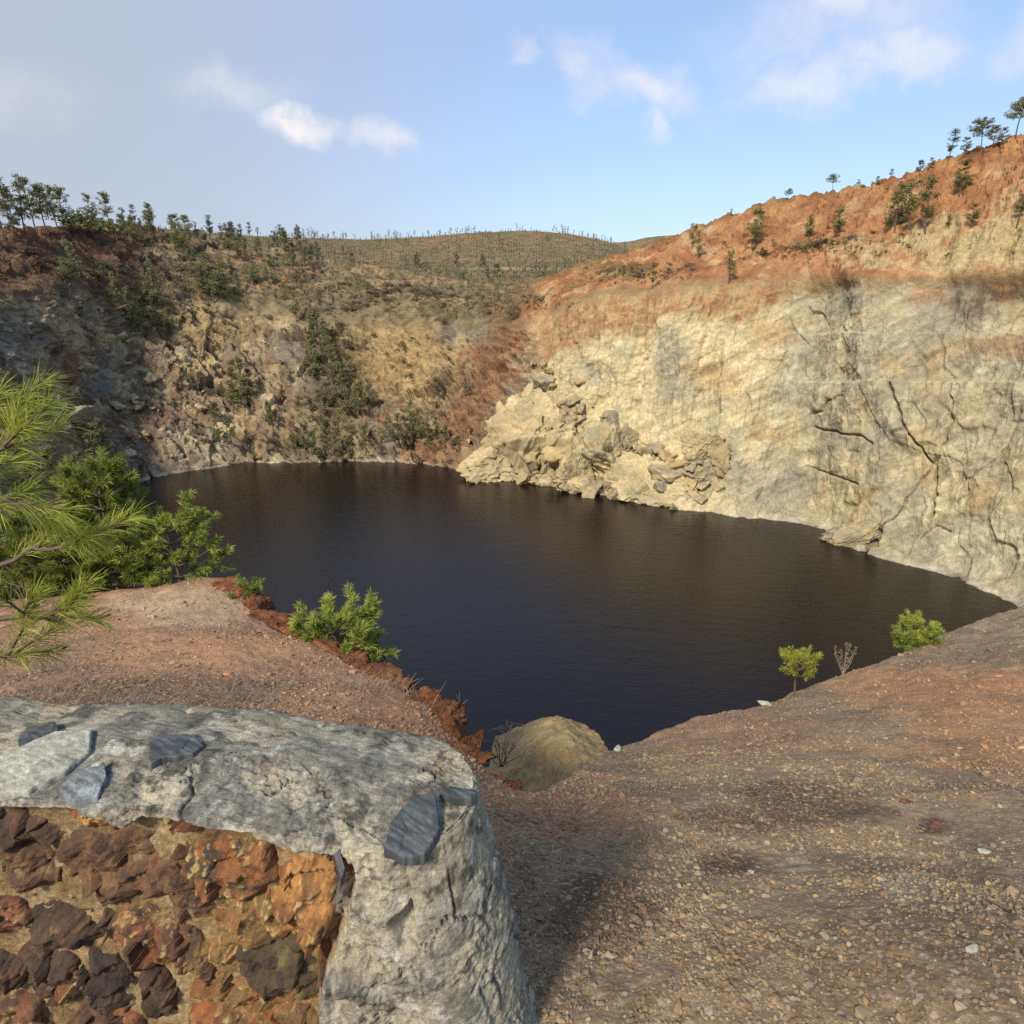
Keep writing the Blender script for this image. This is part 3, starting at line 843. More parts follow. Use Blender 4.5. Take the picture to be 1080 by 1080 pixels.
def rot_rand(n, rng):
    q = rng.normal(size=(n, 4)); q /= np.linalg.norm(q, axis=1, keepdims=True)
    w, x, y, z = q.T
    return np.stack([1 - 2 * (y * y + z * z), 2 * (x * y - z * w), 2 * (x * z + y * w), 2 * (x * y + z * w), 1 - 2 * (x * x + z * z), 2 * (y * z - x * w), 2 * (x * z - y * w), 2 * (y * z + x * w), 1 - 2 * (x * x + y * y)], 1).reshape(n, 3, 3)


def build_gravel(n=190000):
    rng = np.random.default_rng(5)
    az = rng.uniform(R(-56), R(56), n)
    t = rng.random(n)
    lr = lip_r(az) * .995
    r = .9 * (lr / .9) ** t
    X = r * np.sin(az); Y = r * np.cos(az)
    # keep some patches bare, some dense; nothing inside the wall
    dens = fbm(np.stack([X / .6, Y / .6, 0 * X], -1), 3, 380)
    keep = rng.random(n) < (.5 + 1.5 * dens)
    wy = 1.135 - .128 * (X + 1.06)
    keep &= ~((X < .02) & (Y > wy - .25) & (Y < wy + .55))
    X, Y, r = X[keep], Y[keep], r[keep]
    n = len(X)
    Z = ground_z(X, Y)
    size = np.exp(rng.normal(np.log(.0029), .6, n)) * (.8 + .16 * r)
    size = np.clip(size, .0016, .006 + .0042 * r)
    sc = size[:, None] * np.stack([rng.uniform(.8, 1.5, n), rng.uniform(.7, 1.1, n), rng.uniform(.35, .8, n)], 1)
    v, f = ico()
    jit = 1 + .28 * rng.normal(size=(n, 12, 1)).clip(-1.5, 1.5)
    V = v[None] * jit * sc[:, None]
    ang = rng.uniform(0, 2 * np.pi, n); tl = rng.normal(0, .3, n)
    ca, sa, ct, st_ = np.cos(ang), np.sin(ang), np.cos(tl), np.sin(tl)
    x, y, z = V[..., 0].copy(), V[..., 1].copy(), V[..., 2].copy()
    y, z = y * ct[:, None] - z * st_[:, None], y * st_[:, None] + z * ct[:, None]
    V[..., 0] = x * ca[:, None] - y * sa[:, None]; V[..., 1] = x * sa[:, None] + y * ca[:, None]; V[..., 2] = z
    V += np.stack([X, Y, Z + sc[:, 2] * .35], 1)[:, None]
    P0 = np.stack([X, Y, Z], -1); px, py = proj(P0)
    base = ground_colour(P0, px, py)
    pal = np.array([lin((190, 172, 148)), lin((150, 122, 98)), lin((168, 122, 92)), lin((110, 88, 74)), lin((206, 194, 176)), lin((140, 132, 124)), lin((150, 92, 62))])
    pick = rng.choice(7, n, p=[.18, .2, .2, .16, .08, .1, .08])
    c = base * .72 + pal[pick] * .36
    c *= rng.uniform(.75, 1.2, (n, 1)) * np.array([1.03, 1.02, .92])
    F = (f[None] + (np.arange(n) * 12)[:, None, None]).reshape(-1, 3)
    me = mesh_np("loose_gravel", V.reshape(-1, 3), F, M['pebble'], np.repeat(c, 12, 0), smooth=False)
    o = link("loose_gravel", me); tag(o, "loose pebbles and stone chips strewn over the reddish ground", "gravel", kind="stuff")


build_gravel()

# ------------------------------------------------------------------ rocks
def rock_mesh(name, seed, mat, c1, c2, sub=36, dims=(1, 1, 1), blocky=1.0, c3=None, rng_cut=7, nz=.09):
    """an angular boulder: a sphere cut flat by several planes, then roughened"""
    rng = np.random.default_rng(seed)
    nu, nv = sub * 2, sub
    th = np.linspace(0, 2 * np.pi, nu, endpoint=False); ph = np.linspace(.0, np.pi, nv)
    D = np.stack([np.sin(ph)[:, None] * np.cos(th)[None], np.sin(ph)[:, None] * np.sin(th)[None], np.cos(ph)[:, None] * np.ones(nu)[None]], -1)
    rad = np.full(D.shape[:2], 1.25)
    for k in range(rng_cut + 4):
        nn = rng.normal(size=3); nn /= np.linalg.norm(nn); off = rng.uniform(.45, .85)
        dp = D @ nn
        lim = np.where(dp > .05, off / np.maximum(dp, .05), 9)
        rad = np.minimum(rad, lim) if blocky > .5 else rad
    P = D * rad[..., None]
    q = P + seed * 3.1
    rad2 = 1 + nz * fbm(q * 1.6, 5, seed % 50) + .8 * nz * facet(q * np.array([2.2, 2.6, 3.4]), seed % 60, 1.2)[0] + .45 * nz * facet(q * 6.5, seed % 40, 1.2)[0]
    P = P * rad2[..., None] * np.array(dims)
    n1 = fbm(q * 1.4, 4, (seed + 3) % 50); n2 = fbm(q * 5, 3, (seed + 9) % 50)
    A = lerp(np.asarray(c1), np.asarray(c2), sstep(n1, -.25, .25))
    if c3 is not None: A = lerp(A, np.asarray(c3), sstep(n2 + .4 * n1, .1, .4) * .8)
    A = np.clip(A * (1 + .3 * n2[..., None]), .01, .7)
    return mesh_np(name, P.reshape(-1, 3), grid_faces(nv, nu, True)[:, ::-1], mat, A.reshape(-1, 3))


def place_rock(name, me, loc, scale, rot, label, cat="rock", group=None):
    o = link(name, me); o.location = loc
    o.scale = scale if hasattr(scale, '__len__') else (scale,) * 3
    o.rotation_euler = rot
    return tag(o, label, cat, group)


def build_rockfall():
    cr, be, gy, oc, rd = lin((222, 194, 140)), lin((198, 172, 126)), lin((166, 154, 132)), lin((206, 168, 112)), lin((150, 104, 72))
    protos = [rock_mesh("boulder", 400 + i, M['boulder'], [cr, be, gy, oc, be, cr][i], [be, gy, be, cr, oc, gy][i], 26, (1, 1, .85), c3=oc if i % 2 else gy, nz=.14) for i in range(6)]
    big = [rock_mesh("boulder", 440 + i, M['boulder'], cr, be, 110, (1, 1, 1), c3=gy, nz=.17) for i in range(4)]
    wedge = rock_mesh("boulder", 455, M['boulder'], cr, be, 150, (1., .9, 1.15), c3=oc, nz=.17)

    def at(px, py, fwd=0.):
        p = on_pit(px, py).copy(); h = np.hypot(p[0], p[1]); p[:2] *= (h - fwd) / h; return p
    # the great fallen masses
    p = at(560, 466, 5); place_rock("boulder", wedge, p, (14, 10, 16), (R(8), R(24), R(-20)), "huge leaning cream wedge of fallen cliff, largest block at the lake's far side", "boulder")
    p = at(524, 482, 3); place_rock("boulder", big[0], p, (9, 7, 6.5), (R(0), R(-12), R(30)), "pale ochre rock mass at the left foot of the huge leaning wedge", "boulder")
    p = at(640, 480, 3); place_rock("boulder", big[1], p, (11.5, 7, 7.5), (R(0), R(22), R(-25)), "long tan block sloping down to the right of the rubble gully", "boulder")
    p = at(603, 500, 3); place_rock("boulder", big[2], p, (5, 4.5, 5.2), (R(5), R(0), R(40)), "tan pyramid shaped boulder standing at the waterline below the rubble", "boulder")
    p = at(676, 512, 2); place_rock("boulder", big[3], p, (9.5, 6, 6.0), (R(0), R(15), R(-30)), "broad broken block at the waterline right of the pyramid boulder", "boulder")
    p = at(742, 470, 0); place_rock("boulder", big[0], p, (4.0, 2.6, 5.), (R(10), R(35), R(-25)), "dark leaning slab sticking up from the scree under the cream cliff", "boulder")
    # flat slab half awash and the split slab at the cliff foot
    p = at_z(526, 503, .1); sl = rock_mesh("rock_slab", 470, M['boulder'], lin((178, 170, 150)), gy, 30, (1, .55, .16)); place_rock("rock_slab", sl, p, (4.2, 3.8, 3), (0, 0, R(-10)), "flat grey slab lying awash at the far shore", "rock slab")
    p = at(903, 566, 1.0); sl2 = rock_mesh("rock_slab", 471, M['boulder'], be, gy, 80, (1.1, .45, .62), c3=oc, nz=.14)
    place_rock("rock_slab", sl2, p + np.array([.3, .4, .2]), (4.8, 3.4, 3.6), (R(-8), R(-32), R(-42)), "tilted ochre slab split from the foot of the cream cliff, dark gap under it", "rock slab")
    # rubble gully and foot
    rng = np.random.default_rng(12)
    k = 0
    zones = [(596, 445, 24, 50, 80, "angular block in the rubble gully right of the leaning wedge", "rubble in the gully"),
             (610, 480, 75, 44, 90, "broken block among the fallen rock between wedge and cliff", "blocks of the rockfall"),
             (650, 506, 60, 24, 90, "block in the jumble of rocks along the waterline below the cliff", "rocks along the waterline"),
             (560, 506, 50, 7, 34, "small pale rock lying at the water's edge below the wedge", "rocks at the wedge's foot"),
             (720, 500, 45, 26, 30, "loose rock on the grey scree under the cream cliff", "rocks on the scree"),
             (130, 430, 90, 50, 50, "weathered block lying on the broken left quarry slope", "blocks on the left slope")]
    for (x, y, sx, sy, n, lab, grp) in zones:
        for i in range(n):
            px = x + rng.normal() * sx * .55; py = y + rng.normal() * sy * .55
            if x == 596: px += (py - 440) * .35
            sh = np.interp(px, SH[:, 0], SH[:, 1]); py = min(py, sh - 1)
            p = at(px, py, .3)
            s = float(np.clip(np.exp(rng.normal(.15, .55)), .4, 3.8)) * (.7 if n == 34 or n == 50 else .9)
            place_rock("boulder", protos[k % 6], p + np.array([0, 0, s * .15]), (s * rng.uniform(.8, 1.5), s * rng.uniform(.7, 1.1), s * rng.uniform(.6, 1.1)), tuple(rng.uniform(-.6, .6, 2)) + (rng.uniform(0, 6.28),), lab, "boulder", grp)
            k += 1


build_rockfall()


def build_crags():
    o1, o2, dk = lin((202, 126, 76)), lin((164, 100, 64)), lin((104, 76, 60))
    spec = [  # px, py, r, size xyz, rotation z, label
        (254, 622, 7.55, (.34, .30, .17), 20, "crumbling rust-red earth lump at the top of the ledge edge", 500, 30),
        (282, 655, 6.85, (.36, .28, .22), -25, "rust-red broken bank under the stony ledge beside the lake", 501, 40),
        (345, 684, 6.0, (.30, .22, .17), 15, "dark brown jutting rock on the ledge edge left of the pine bush", 502, 30),
        (362, 700, 5.6, (.30, .2, .15), 40, "layered dark rock poking out below the pine bush", 503, 30),
        (392, 711, 5.15, (.22, .2, .1), 0, "low dark stone at the ledge edge right of the pine bush", 504, 20),
        (466, 750, 4.12, (.14, .13, .13), 10, "orange rock block at the right tip of the ledge", 505, 20),
        (496, 781, 3.78, (.12, .12, .17), -20, "orange upright rock with a grey top at the end of the ledge", 506, 20),
        (480, 790, 3.62, (.20, .14, .12), 0, "rusty earth clod below the ledge tip by the stone wall", 507, 20),
        (240, 616, 7.75, (.22, .2, .11), 0, "flat rust-red earth shelf at the far corner of the ledge", 511, 20), (268, 642, 7.15, (.24, .2, .15), 50, "rust-red bank between the ledge corner and the pine bush", 512, 20),
        (308, 674, 6.4, (.24, .2, .15), 10, "brown crumbling bank left of the dark jutting rock", 513, 20), (420, 724, 4.75, (.17, .16, .10), 60, "tan earth shelf along the ledge edge by the dry grass", 514, 20),
        (446, 740, 4.42, (.15, .14, .11), 0, "orange earth bank left of the ledge's right tip", 515, 20), (484, 770, 3.88, (.12, .11, .12), 30, "cracked orange block between the ledge tip and its last upright rock", 516, 20),
        (527, 833, 3.30, (.17, .12, .07), 0, "dark red rock hanging over the gully beside the wall end", 508, 20)]
    for (px, py, r, dims, rz, lab, sd, sub) in spec:
        me = rock_mesh("earth_crag", sd, M['crag'], o1, o2, max(sub, 44), (1, 1, 1), c3=dk, nz=.15)
        p = at_r(px, py, r)
        place_rock("earth_crag", me, p - np.array([0, 0, dims[2] * .45]), dims, (0, 0, R(rz)), lab, "rock outcrop")


build_crags()


def build_mound():
    # small bare spur between the ledge and the right-hand slope
    nu, nv = 260, 200
    c = at_r(580, 800, 6.8)
    x = np.linspace(-1.9, 1.9, nu)[None] * np.ones((nv, 1)); y = np.linspace(-3.4, 3.0, nv)[:, None] * np.ones((1, nu))
    crest = at_r(np.array([515, 540, 562, 584, 606, 628, 650]), np.array([813, 807, 797, 786, 785, 795, 806]), np.full(7, 7.0))
    zc = np.interp(c[0] + x, crest[:, 0], crest[:, 2] - .0, left=crest[0, 2] - .6, right=crest[-1, 2] - .6)
    ys = np.sqrt(y * y + .3) - .54
    zz = zc - np.where(y < 0, .45 * np.abs(ys) ** 1.3 * .55, .62 * ys) - .55 * np.maximum(np.abs(x) - .9, 0) ** 1.2
    zz[y < -1.0] -= 0
    P = np.stack([c[0] + x, c[1] + y, zz], -1)
    P[..., 2] += .12 * fbm(P / .5, 4, 520) + .05 * fbm(P / .14, 3, 521)
    n1 = fbm(P / .5, 4, 525); n2 = fbm(P / .1, 3, 526)
    A = np.array([1.15, 1.08, .86]) * lerp(lin((186, 158, 108)), lin((200, 164, 114)), sstep(n1, -.2, .25))
    A = lerp(A, lin((126, 122, 70)), sstep(n1 - .3 * y, .3, .6) * .6)
    A = lerp(A, lin((170, 116, 70)), sstep(n2 + .3 * n1 + .4 * sstep(x, -.1, .4) * sstep(y, -.6, 0), .3, .5) * .6)
    A = np.clip(A * (1 + .3 * n2[..., None]), .01, .6)
    me = mesh_np("bare_mound", P.reshape(-1, 3), grid_faces(nv, nu), M['soil'], A.reshape(-1, 3))
    o = link("bare_mound", me); tag(o, "small olive-brown bare mound in the gully between ledge and slope", "mound", kind="structure")
    return c


MOUND = build_mound()

# ------------------------------------------------------------------ stone wall in the foreground
WALL_TOP = CAM_Z - 1.0
WF_A = at_z(0., 846., WALL_TOP)[:2]; WF_B = at_z(440., 890., WALL_TOP)[:2]
WDIR = (WF_B - WF_A) / np.linalg.norm(WF_B - WF_A); WNRM = np.array([WDIR[1], -WDIR[0]])     # WNRM points to the camera side


def wall_plane(px, py):
    """photo pixel -> (distance along the wall's face, height) on the front face plane"""
    d = ray(px, py); n3 = np.array([WNRM[0], WNRM[1], 0.])
    o = np.array([WF_A[0], WF_A[1], 0]) - np.array([0, 0, CAM_Z]); o[2] = 0
    t = (o @ n3) / (d @ n3)
    p = d * t[..., None] + np.array([0, 0, CAM_Z])
    return (p[..., :2] - WF_A) @ WDIR, p[..., 2] - WALL_TOP


def wall_pt(l, h, out=0.):
    l = np.asarray(l, float); h = np.asarray(h, float); out = np.asarray(out, float)
    xy = WF_A + l[..., None] * WDIR + out[..., None] * WNRM
    return np.concatenate([xy, (h + WALL_TOP)[..., None]], -1)


PANEL_TOP = wall_plane(np.array([-400, 0, 40, 60, 118, 128, 148, 200, 240, 250, 268, 300, 330, 352, 372.]), np.array([850, 850, 846, 846, 868, 874, 856, 858, 864, 868, 886, 893, 897, 900, 910.]))
PANEL_R = wall_plane(np.array([376., 378, 366, 352, 346, 345, 352]), np.array([905., 940, 985, 1020, 1050, 1080, 1150]))


def build_wall():
    root = empty("stone_wall", (float(WF_A[0]), float(WF_A[1]), WALL_TOP - .75))
    tag(root, "low rubble stone wall with a thick pale mortar coping, in the left foreground", "stone wall")
    inv = np.array([WF_A[0], WF_A[1], WALL_TOP - .75])
    Lend = float((at_z(500., 850., WALL_TOP)[:2] - WF_A) @ WDIR)          # right end of the wall along its face
    T = .36; hw = T / 2; Rr = .17
    # footprint: front line (left->right), rounded end, back line (right->left)
    lf = np.concatenate([np.linspace(-1.5, -.1, 70, endpoint=False), np.linspace(-.1, Lend - Rr, 430, endpoint=False)])
    ang = np.linspace(-np.pi / 2, np.pi / 2, 190, endpoint=False)
    lb = np.linspace(Lend - Rr, -1.5, 220)
    l = np.concatenate([lf, Lend - Rr + Rr * np.cos(ang), lb])
    o = np.concatenate([np.zeros(len(lf)), -hw - hw * np.sin(ang), np.full(len(lb), -T)])
    lm = np.minimum(l, Lend - Rr); om = np.full(len(l), -hw)
    # rows from the middle of the top out to the rim, round the rim, and down
    rows = []
    for f in np.linspace(0, .93, 62): rows.append((f, .015 * (1 - f ** 2)))
    for a in np.linspace(0, np.pi / 2, 22)[1:]: rows.append((.93 + .07 * math.sin(a), -.028 * (1 - math.cos(a))))
    for h in np.linspace(.034, .80, 210): rows.append((1.0, -h))
    F_ = np.array([r[0] for r in rows])[:, None]; Hh = np.array([r[1] for r in rows])[:, None] * np.ones((1, len(l)))
    LL = lm[None] + (l - lm)[None] * F_; OO = om[None] + (o - om)[None] * F_
    # batter: the end spreads towards its foot
    dep = np.maximum(-Hh - .03, 0)
    endm = sstep(l, Lend - Rr - .12, Lend - Rr + .06)[None]
    LL = LL + dep * (.20 * endm * np.clip((l - (Lend - Rr)) / Rr, 0, 1)[None] + .0)
    side = np.clip((o - om) / hw, -1, 1)[None]
    OO = OO + dep * .07 * side * F_
    # top slope: slightly lower at the right end, wavy
    Hh = Hh - .03 * sstep(LL, .55, Lend) + .012 * np.sin(LL * 7)
    P = wall_pt(LL, Hh, OO)
    Nn = grid_normals(P)
    ctr = wall_pt(np.minimum(LL, Lend - Rr), np.minimum(Hh, -.15), np.full_like(LL, -hw))
    Nn *= np.where(((P - ctr) * Nn).sum(-1, keepdims=True) < 0, -1, 1)
    # the sunk panel of rubble on the front
    pt = np.interp(LL, PANEL_TOP[0], PANEL_TOP[1]); pr = np.interp(-Hh, -PANEL_R[1], PANEL_R[0])
    q = P / .05
    wob = .018 * fbm(P / .06, 3, 600)
    front = (o[None] > -.01) * (F_ > .99)
    panel = sstep(pt - Hh + wob, .0, .022) * sstep(pr - LL + wob, .0, .03) * front
    top = sstep(Nn[..., 2], .3, .7)
    n1 = fbm(P / .16, 4, 610, .55); n2 = fbm(P / .04, 4, 611, .6); n3 = fbm(P / .012, 3, 612)
    fc, fe, fi = facet(np.stack([P[..., 0] / .22 + .3 * n1, P[..., 1] / .15, P[..., 2] / .2 + .3 * n2], -1), 613, 1.)
    strat = fbm(np.stack([LL / .35 + OO / .25, OO / .035 - LL / .16, Hh / .05], -1), 5, 618, .6, True)
    crk_ = np.exp(-(fe / .022) ** 2) * sstep(fbm(P / .2, 2, 619), .0, .2)
    nb = fbm(P / .34, 3, 609); jamb = front * sstep(LL - pr, -.01, .03) 
    rmk = .3 + .7 * sstep(fbm(P / .2, 3, 631), -.12, .2)
    lump = .014 * nb + (.016 + .040 * jamb) * n1 + ((.012 + .010 * jamb) * n2 + (.0065 + .004 * jamb) * n3) * rmk - .05 * jamb * sstep(fbm(P / .11, 3, 623), .12, .5) + .006 * fc - .010 * crk_ + .006 * (strat - .3) * (.3 + .7 * top) + .007 * rmk * fbm(P / .024, 3, 624)
    pit_ = sstep(fbm(P / .045, 4, 615, .6), .22, .5); lump = lump - .013 * pit_ * (1 - panel) * rmk
    flat = .016 * n1 + .008 * n2 + .003 * n3
    D = lerp(lump[..., None], flat[..., None], panel)[..., 0] - .05 * panel
    # jamb: hollowed vertical channel in the mortar
    hl = wall_plane(np.array([385.]), np.array([990.]))
    # the mortar lies level round the flat stones bedded in it
    for (sx, sy, sw) in [(40, 778, .06), (187, 798, .075), (436, 862, .08), (484, 827, .055), (48, 808, .13), (90, 834, .07), (356, 882, .03)]:
        sp_ = at_z(float(sx), float(sy), WALL_TOP)[:2]; sL = (sp_ - WF_A) @ WDIR; sO = (sp_ - WF_A) @ WNRM
        k_ = np.exp(-(np.hypot(LL - sL, OO - sO) / sw) ** 4) * (F_ <= .995)
        D = D * (1 - .85 * k_) - k_ * (.012 if sx in (436, 484) else .003)
    P2 = P + Nn * D[..., None]
    # colours
    A = lerp(lin((206, 190, 158)), lin((178, 164, 140)), sstep(n1, -.2, .25))
    A = lerp(A, lin((168, 162, 150)), (.25 + .55 * top) * sstep(n1 + nb, -.5, .3))
    A = lerp(A, lin((138, 132, 122)), sstep(n1 + .6 * n2 + .25 * top, .0, .35) * .75)
    A = lerp(A, lin((88, 84, 78)), sstep(n2 + .6 * fbm(P / .2, 3, 617) + .12 * top, .2, .5) * .75); A = lerp(A, lin((232, 224, 206)), sstep(fbm(P / .05, 4, 626), .22, .4) * .6); A = lerp(A, lin((150, 120, 82)), sstep(fbm(P / .12, 3, 627), .15, .45) * .35)
    A = lerp(A, lin((216, 208, 190)), sstep(-n2 + .4 * n1, .18, .4) * .55)
    A = lerp(A, lin((126, 112, 94)), pit_ * .5); A = lerp(A, lin((84, 76, 66)), crk_ * .6); A = lerp(A, lin((118, 112, 102)), sstep(-strat, -.2, .3) * .5 * top)
    mor = lerp(lin((190, 156, 108)), lin((160, 124, 80)), sstep(n1, -.25, .25))
    mor = lerp(mor, lin((186, 132, 66)), sstep(LL + .3 * n1, .42, .7) * .75); mor = lerp(mor, lin((120, 86, 50)), sstep(n1 + n2, .1, .5) * .5)
    mor = lerp(mor, lin((206, 182, 138)), sstep(n2, .1, .4) * .5)
    A = lerp(A, mor, panel)
    A = np.clip(A * (1 + .4 * n3[..., None]), .02, .75)
    nr, ncn = LL.shape
    b = link("coping", mesh_np("coping", (P2 - inv).reshape(-1, 3), grid_faces(nr, ncn)[:, ::-1], M['mortar'], A.reshape(-1, 3)), root)
    # ---- the rubble stones of the face, and one painted dark void: (outline box in the photo, colours, bulge)
    br, rb, dk, og, ol, gr, db = (134, 92, 58), (146, 86, 52), (80, 62, 50), (210, 142, 66), (150, 112, 58), (134, 124, 112), (104, 74, 52)
    stones = [((50, 858, 122, 888), rb, og, .028), ((66, 886, 174, 958), br, db, .05), ((164, 916, 217, 982), db, br, .055), ((149, 866, 204, 888), rb, br, .03),
              ((170, 882, 280, 952), (164, 100, 46), dk, .06), ((208, 944, 293, 1002), ol, (150, 100, 48), .035), ((280, 904, 345, 998), (196, 130, 62), (132, 84, 44), .05), ((333, 898, 374, 936), rb, dk, .045),
              ((344, 934, 380, 990), gr, dk, .03), ((248, 1000, 343, 1054), (96, 78, 46), dk, .05), ((202, 1034, 338, 1068), (150, 96, 46), ol, .03), ((107, 972, 192, 1022), rb, db, .045),
              ((27, 962, 96, 1010), dk, db, .045), ((-14, 903, 50, 952), db, br, .045), ((-24, 956, 22, 992), rb, dk, .04), ((24, 1005, 80, 1054), dk, db, .045), ((-20, 1008, 22, 1040), db, dk, .04),
              ((88, 1010, 134, 1068), dk, (70, 56, 52), .05), ((188, 996, 220, 1040), db, ol, .035), ((146, 1032, 182, 1072), dk, db, .035), ((-30, 1054, 70, 1110), rb, db, .045), ((72, 1066, 160, 1120), db, rb, .04),
              ((206, 1066, 300, 1120), (170, 96, 44), br, .035), ((-20, 870, 48, 902), dk, db, .02), ((344, 1050, 366, 1100), gr, dk, .03), ((300, 1070, 346, 1120), br, ol, .03), ((-150, 880, -30, 950), br, db, .045),  # the shallow upper-left dark stone paints the shade of an open void
              ((-160, 970, -40, 1040), db, rb, .045), ((176, 1010, 196, 1030), rb, db, .03), ((96, 968, 112, 986), db, dk, .02), ((334, 1002, 346, 1046), db, rb, .03), ((62, 1022, 88, 1050), rb, dk, .02), ((218, 1000, 246, 1030), og, ol, .025)]
    for i, (bx, c1, c2, bul) in enumerate(stones):
        rng = np.random.default_rng(700 + i)
        cl, chh = wall_plane(np.array([(bx[0] + bx[2]) / 2.]), np.array([(bx[1] + bx[3]) / 2.]))
        l0, _ = wall_plane(np.array([float(bx[0])]), np.array([(bx[1] + bx[3]) / 2.])); l1, _ = wall_plane(np.array([float(bx[2])]), np.array([(bx[1] + bx[3]) / 2.]))
        _, h0 = wall_plane(np.array([(bx[0] + bx[2]) / 2.]), np.array([float(bx[1])])); _, h1 = wall_plane(np.array([(bx[0] + bx[2]) / 2.]), np.array([float(bx[3])]))
        a_ = float(abs(l1 - l0)[0]) / 2 * 1.16; b_ = float(abs(h1 - h0)[0]) / 2 * 1.16
        nth, nrh = 110, 46
        th = np.linspace(0, 2 * np.pi, nth, endpoint=False)
        # polygonal outline: distance to a few random chords
        rad = np.full(nth, 1.05)
        nk = rng.integers(5, 8); ph0 = rng.uniform(0, 6.28)
        for k in range(nk):
            d0 = ph0 + (k + rng.uniform(-.25, .25)) * 2 * np.pi / nk
            cs = np.cos(th - d0); rad = np.minimum(rad, np.where(cs > .1, rng.uniform(.80, 1.0) / np.maximum(cs, .1), 9))
        rad *= 1 + .22 * fbm(np.stack([np.cos(th) * 1.5 + i, np.sin(th) * 1.5, 0 * th], -1), 4, 620 + i % 20)
        rho = np.concatenate([np.linspace(0, .86, 30), np.linspace(.88, 1.06, 16)])[:, None]
        sl = rho * (rad * np.cos(th))[None] * a_ + cl[0]; shh = rho * (rad * np.sin(th))[None] * b_ + chh[0]
        prof = bul * np.where(rho < .86, 1 - .12 * (rho / .86) ** 2, .88 - (np.clip((rho - .86) / .2, 0, 1)) ** 1.3 * 2.4)
        q = np.stack([sl, shh, 0 * sl + i * 2.7], -1)
        fh, fed, fid = facet(np.stack([sl / .055, shh / .045, 0 * sl + i * 2.7], -1), 630 + i % 17, 1.4)
        m1 = fbm(q / .05, 4, 640); m2 = fbm(q / .014, 4, 641)
        tilt = rng.normal(0, .16, 2)
        outw = -.066 + .034 * (1 - .95 * np.clip(rho / 1.06, 0, 1) ** 2.4) + .010 * (bul / .05) + .022 * fh + .013 * m1 + .009 * m2 - .03 * sstep(rho, .98, 1.06) + (tilt[0] * (sl - cl[0]) + tilt[1] * (shh - chh[0])) * (1 - sstep(rho, .8, 1.06))
        PS = wall_pt(sl, shh, outw)
        # batter of the face follows the wall body
        PS[..., :2] += WNRM * (np.maximum(-shh - .03, 0) * .07)[..., None]
        Ac = lerp(lin(c1, .62), lin(c2, .62), sstep(m1 + .3 * (fid - .5), -.12, .2))
        if c1[0] > 140: Ac = lerp(Ac, lin((214, 182, 104)), sstep(m2 + .3 * m1, .2, .35) * .7)
        Ac = lerp(Ac, lin((160, 92, 48)), sstep(fbm(q / .03, 4, 644), .15, .45) * .5); Ac = lerp(Ac, lin((176, 146, 96)), sstep(fbm(q / .045, 4, 645), .2, .5) * .45)
        Ac = np.clip(Ac * (1 + .35 * m2[..., None]), .008, .6)
        s = link("stone", mesh_np("stone", (PS - inv).reshape(-1, 3), grid_faces(len(rho), nth, True), M['stone'], Ac.reshape(-1, 3), smooth=True), root)
        lab = {4: "orange-brown stone with yellow streaks", 6: "tall bright orange stone", 8: "grey stone beside the mortar jamb", 1: "large dull brown stone"}.get(i)
        if lab: s['label'] = lab
    # ---- slates and flat stones bedded in the coping
    sl_c, sl_d = (96, 100, 102), (66, 70, 74)
    slabs = [([(19, 784), (24, 775), (58, 763), (63, 773), (40, 782), (24, 789)], sl_c, sl_d, .012, "thin blue-grey slate near the wall's left end"),
             ([(160, 814), (159, 790), (172, 785), (206, 784), (216, 795), (205, 804), (178, 809)], sl_c, sl_d, .016, "blue-grey slate bedded in the middle of the coping"),
             ([(404, 880), (412, 858), (436, 836), (460, 834), (463, 860), (446, 882), (425, 885)], sl_d, sl_c, .008, "large dark slate near the wall's rounded end"),
             ([(464, 828), (474, 822), (498, 824), (503, 830), (480, 833)], sl_d, sl_c, .012, "small dark slate at the back of the rounded end"),
             ([(350, 878), (355, 874), (361, 885), (356, 890)], (62, 68, 84), sl_d, .012, "tiny blue slate chip above the rubble"),
             ([(-6, 838), (-4, 800), (60, 776), (98, 778), (96, 800), (70, 820), (30, 838)], (214, 206, 186), (178, 172, 156), .012, "pale striped flat stone in the coping"),
             ([(60, 838), (82, 822), (112, 814), (114, 826), (104, 846), (78, 848)], (176, 180, 182), (128, 132, 134), .014, "pale bluish broken stone at the coping's front edge")]
    for i, (pts, c1, c2, th_, lab) in enumerate(slabs):
        pts = np.array(pts, float)
        W = at_z(pts[:, 0], pts[:, 1], WALL_TOP + .012)
        Lh = (W[:, :2] - WF_A) @ WDIR; Oh = (W[:, :2] - WF_A) @ WNRM
        cl, co = Lh.mean(), Oh.mean()
        n = 14
        Lr = np.concatenate([np.linspace(Lh[k], Lh[(k + 1) % len(Lh)], n, endpoint=False) for k in range(len(Lh))]); Or = np.concatenate([np.linspace(Oh[k], Oh[(k + 1) % len(Oh)], n, endpoint=False) for k in range(len(Oh))])
        jag = .003 * fbm(np.stack([Lr / .02, Or / .02, 0 * Lr + i], -1), 4, 650) * 2
        rho = np.concatenate([np.linspace(0, .97, 26), [1.0, 1.005, 1.01]])[:, None]
        hz = np.concatenate([np.zeros(26), [-.002, -.011, -.022]])[:, None]
        l2 = cl + (Lr - cl + jag)[None] * rho; o2 = co + (Or - co + jag)[None] * rho
        q = np.stack([l2, o2, 0 * l2 + i], -1)
        st = fbm(np.stack([l2 / .10 + o2 / .05, o2 / .012 - l2 / .03, 0 * l2 + i], -1), 4, 655); m2 = fbm(q / .012, 3, 656)
        fh, fed, fid = facet(np.stack([l2 / .05, o2 / .04, 0 * l2 + i], -1), 657, .6)
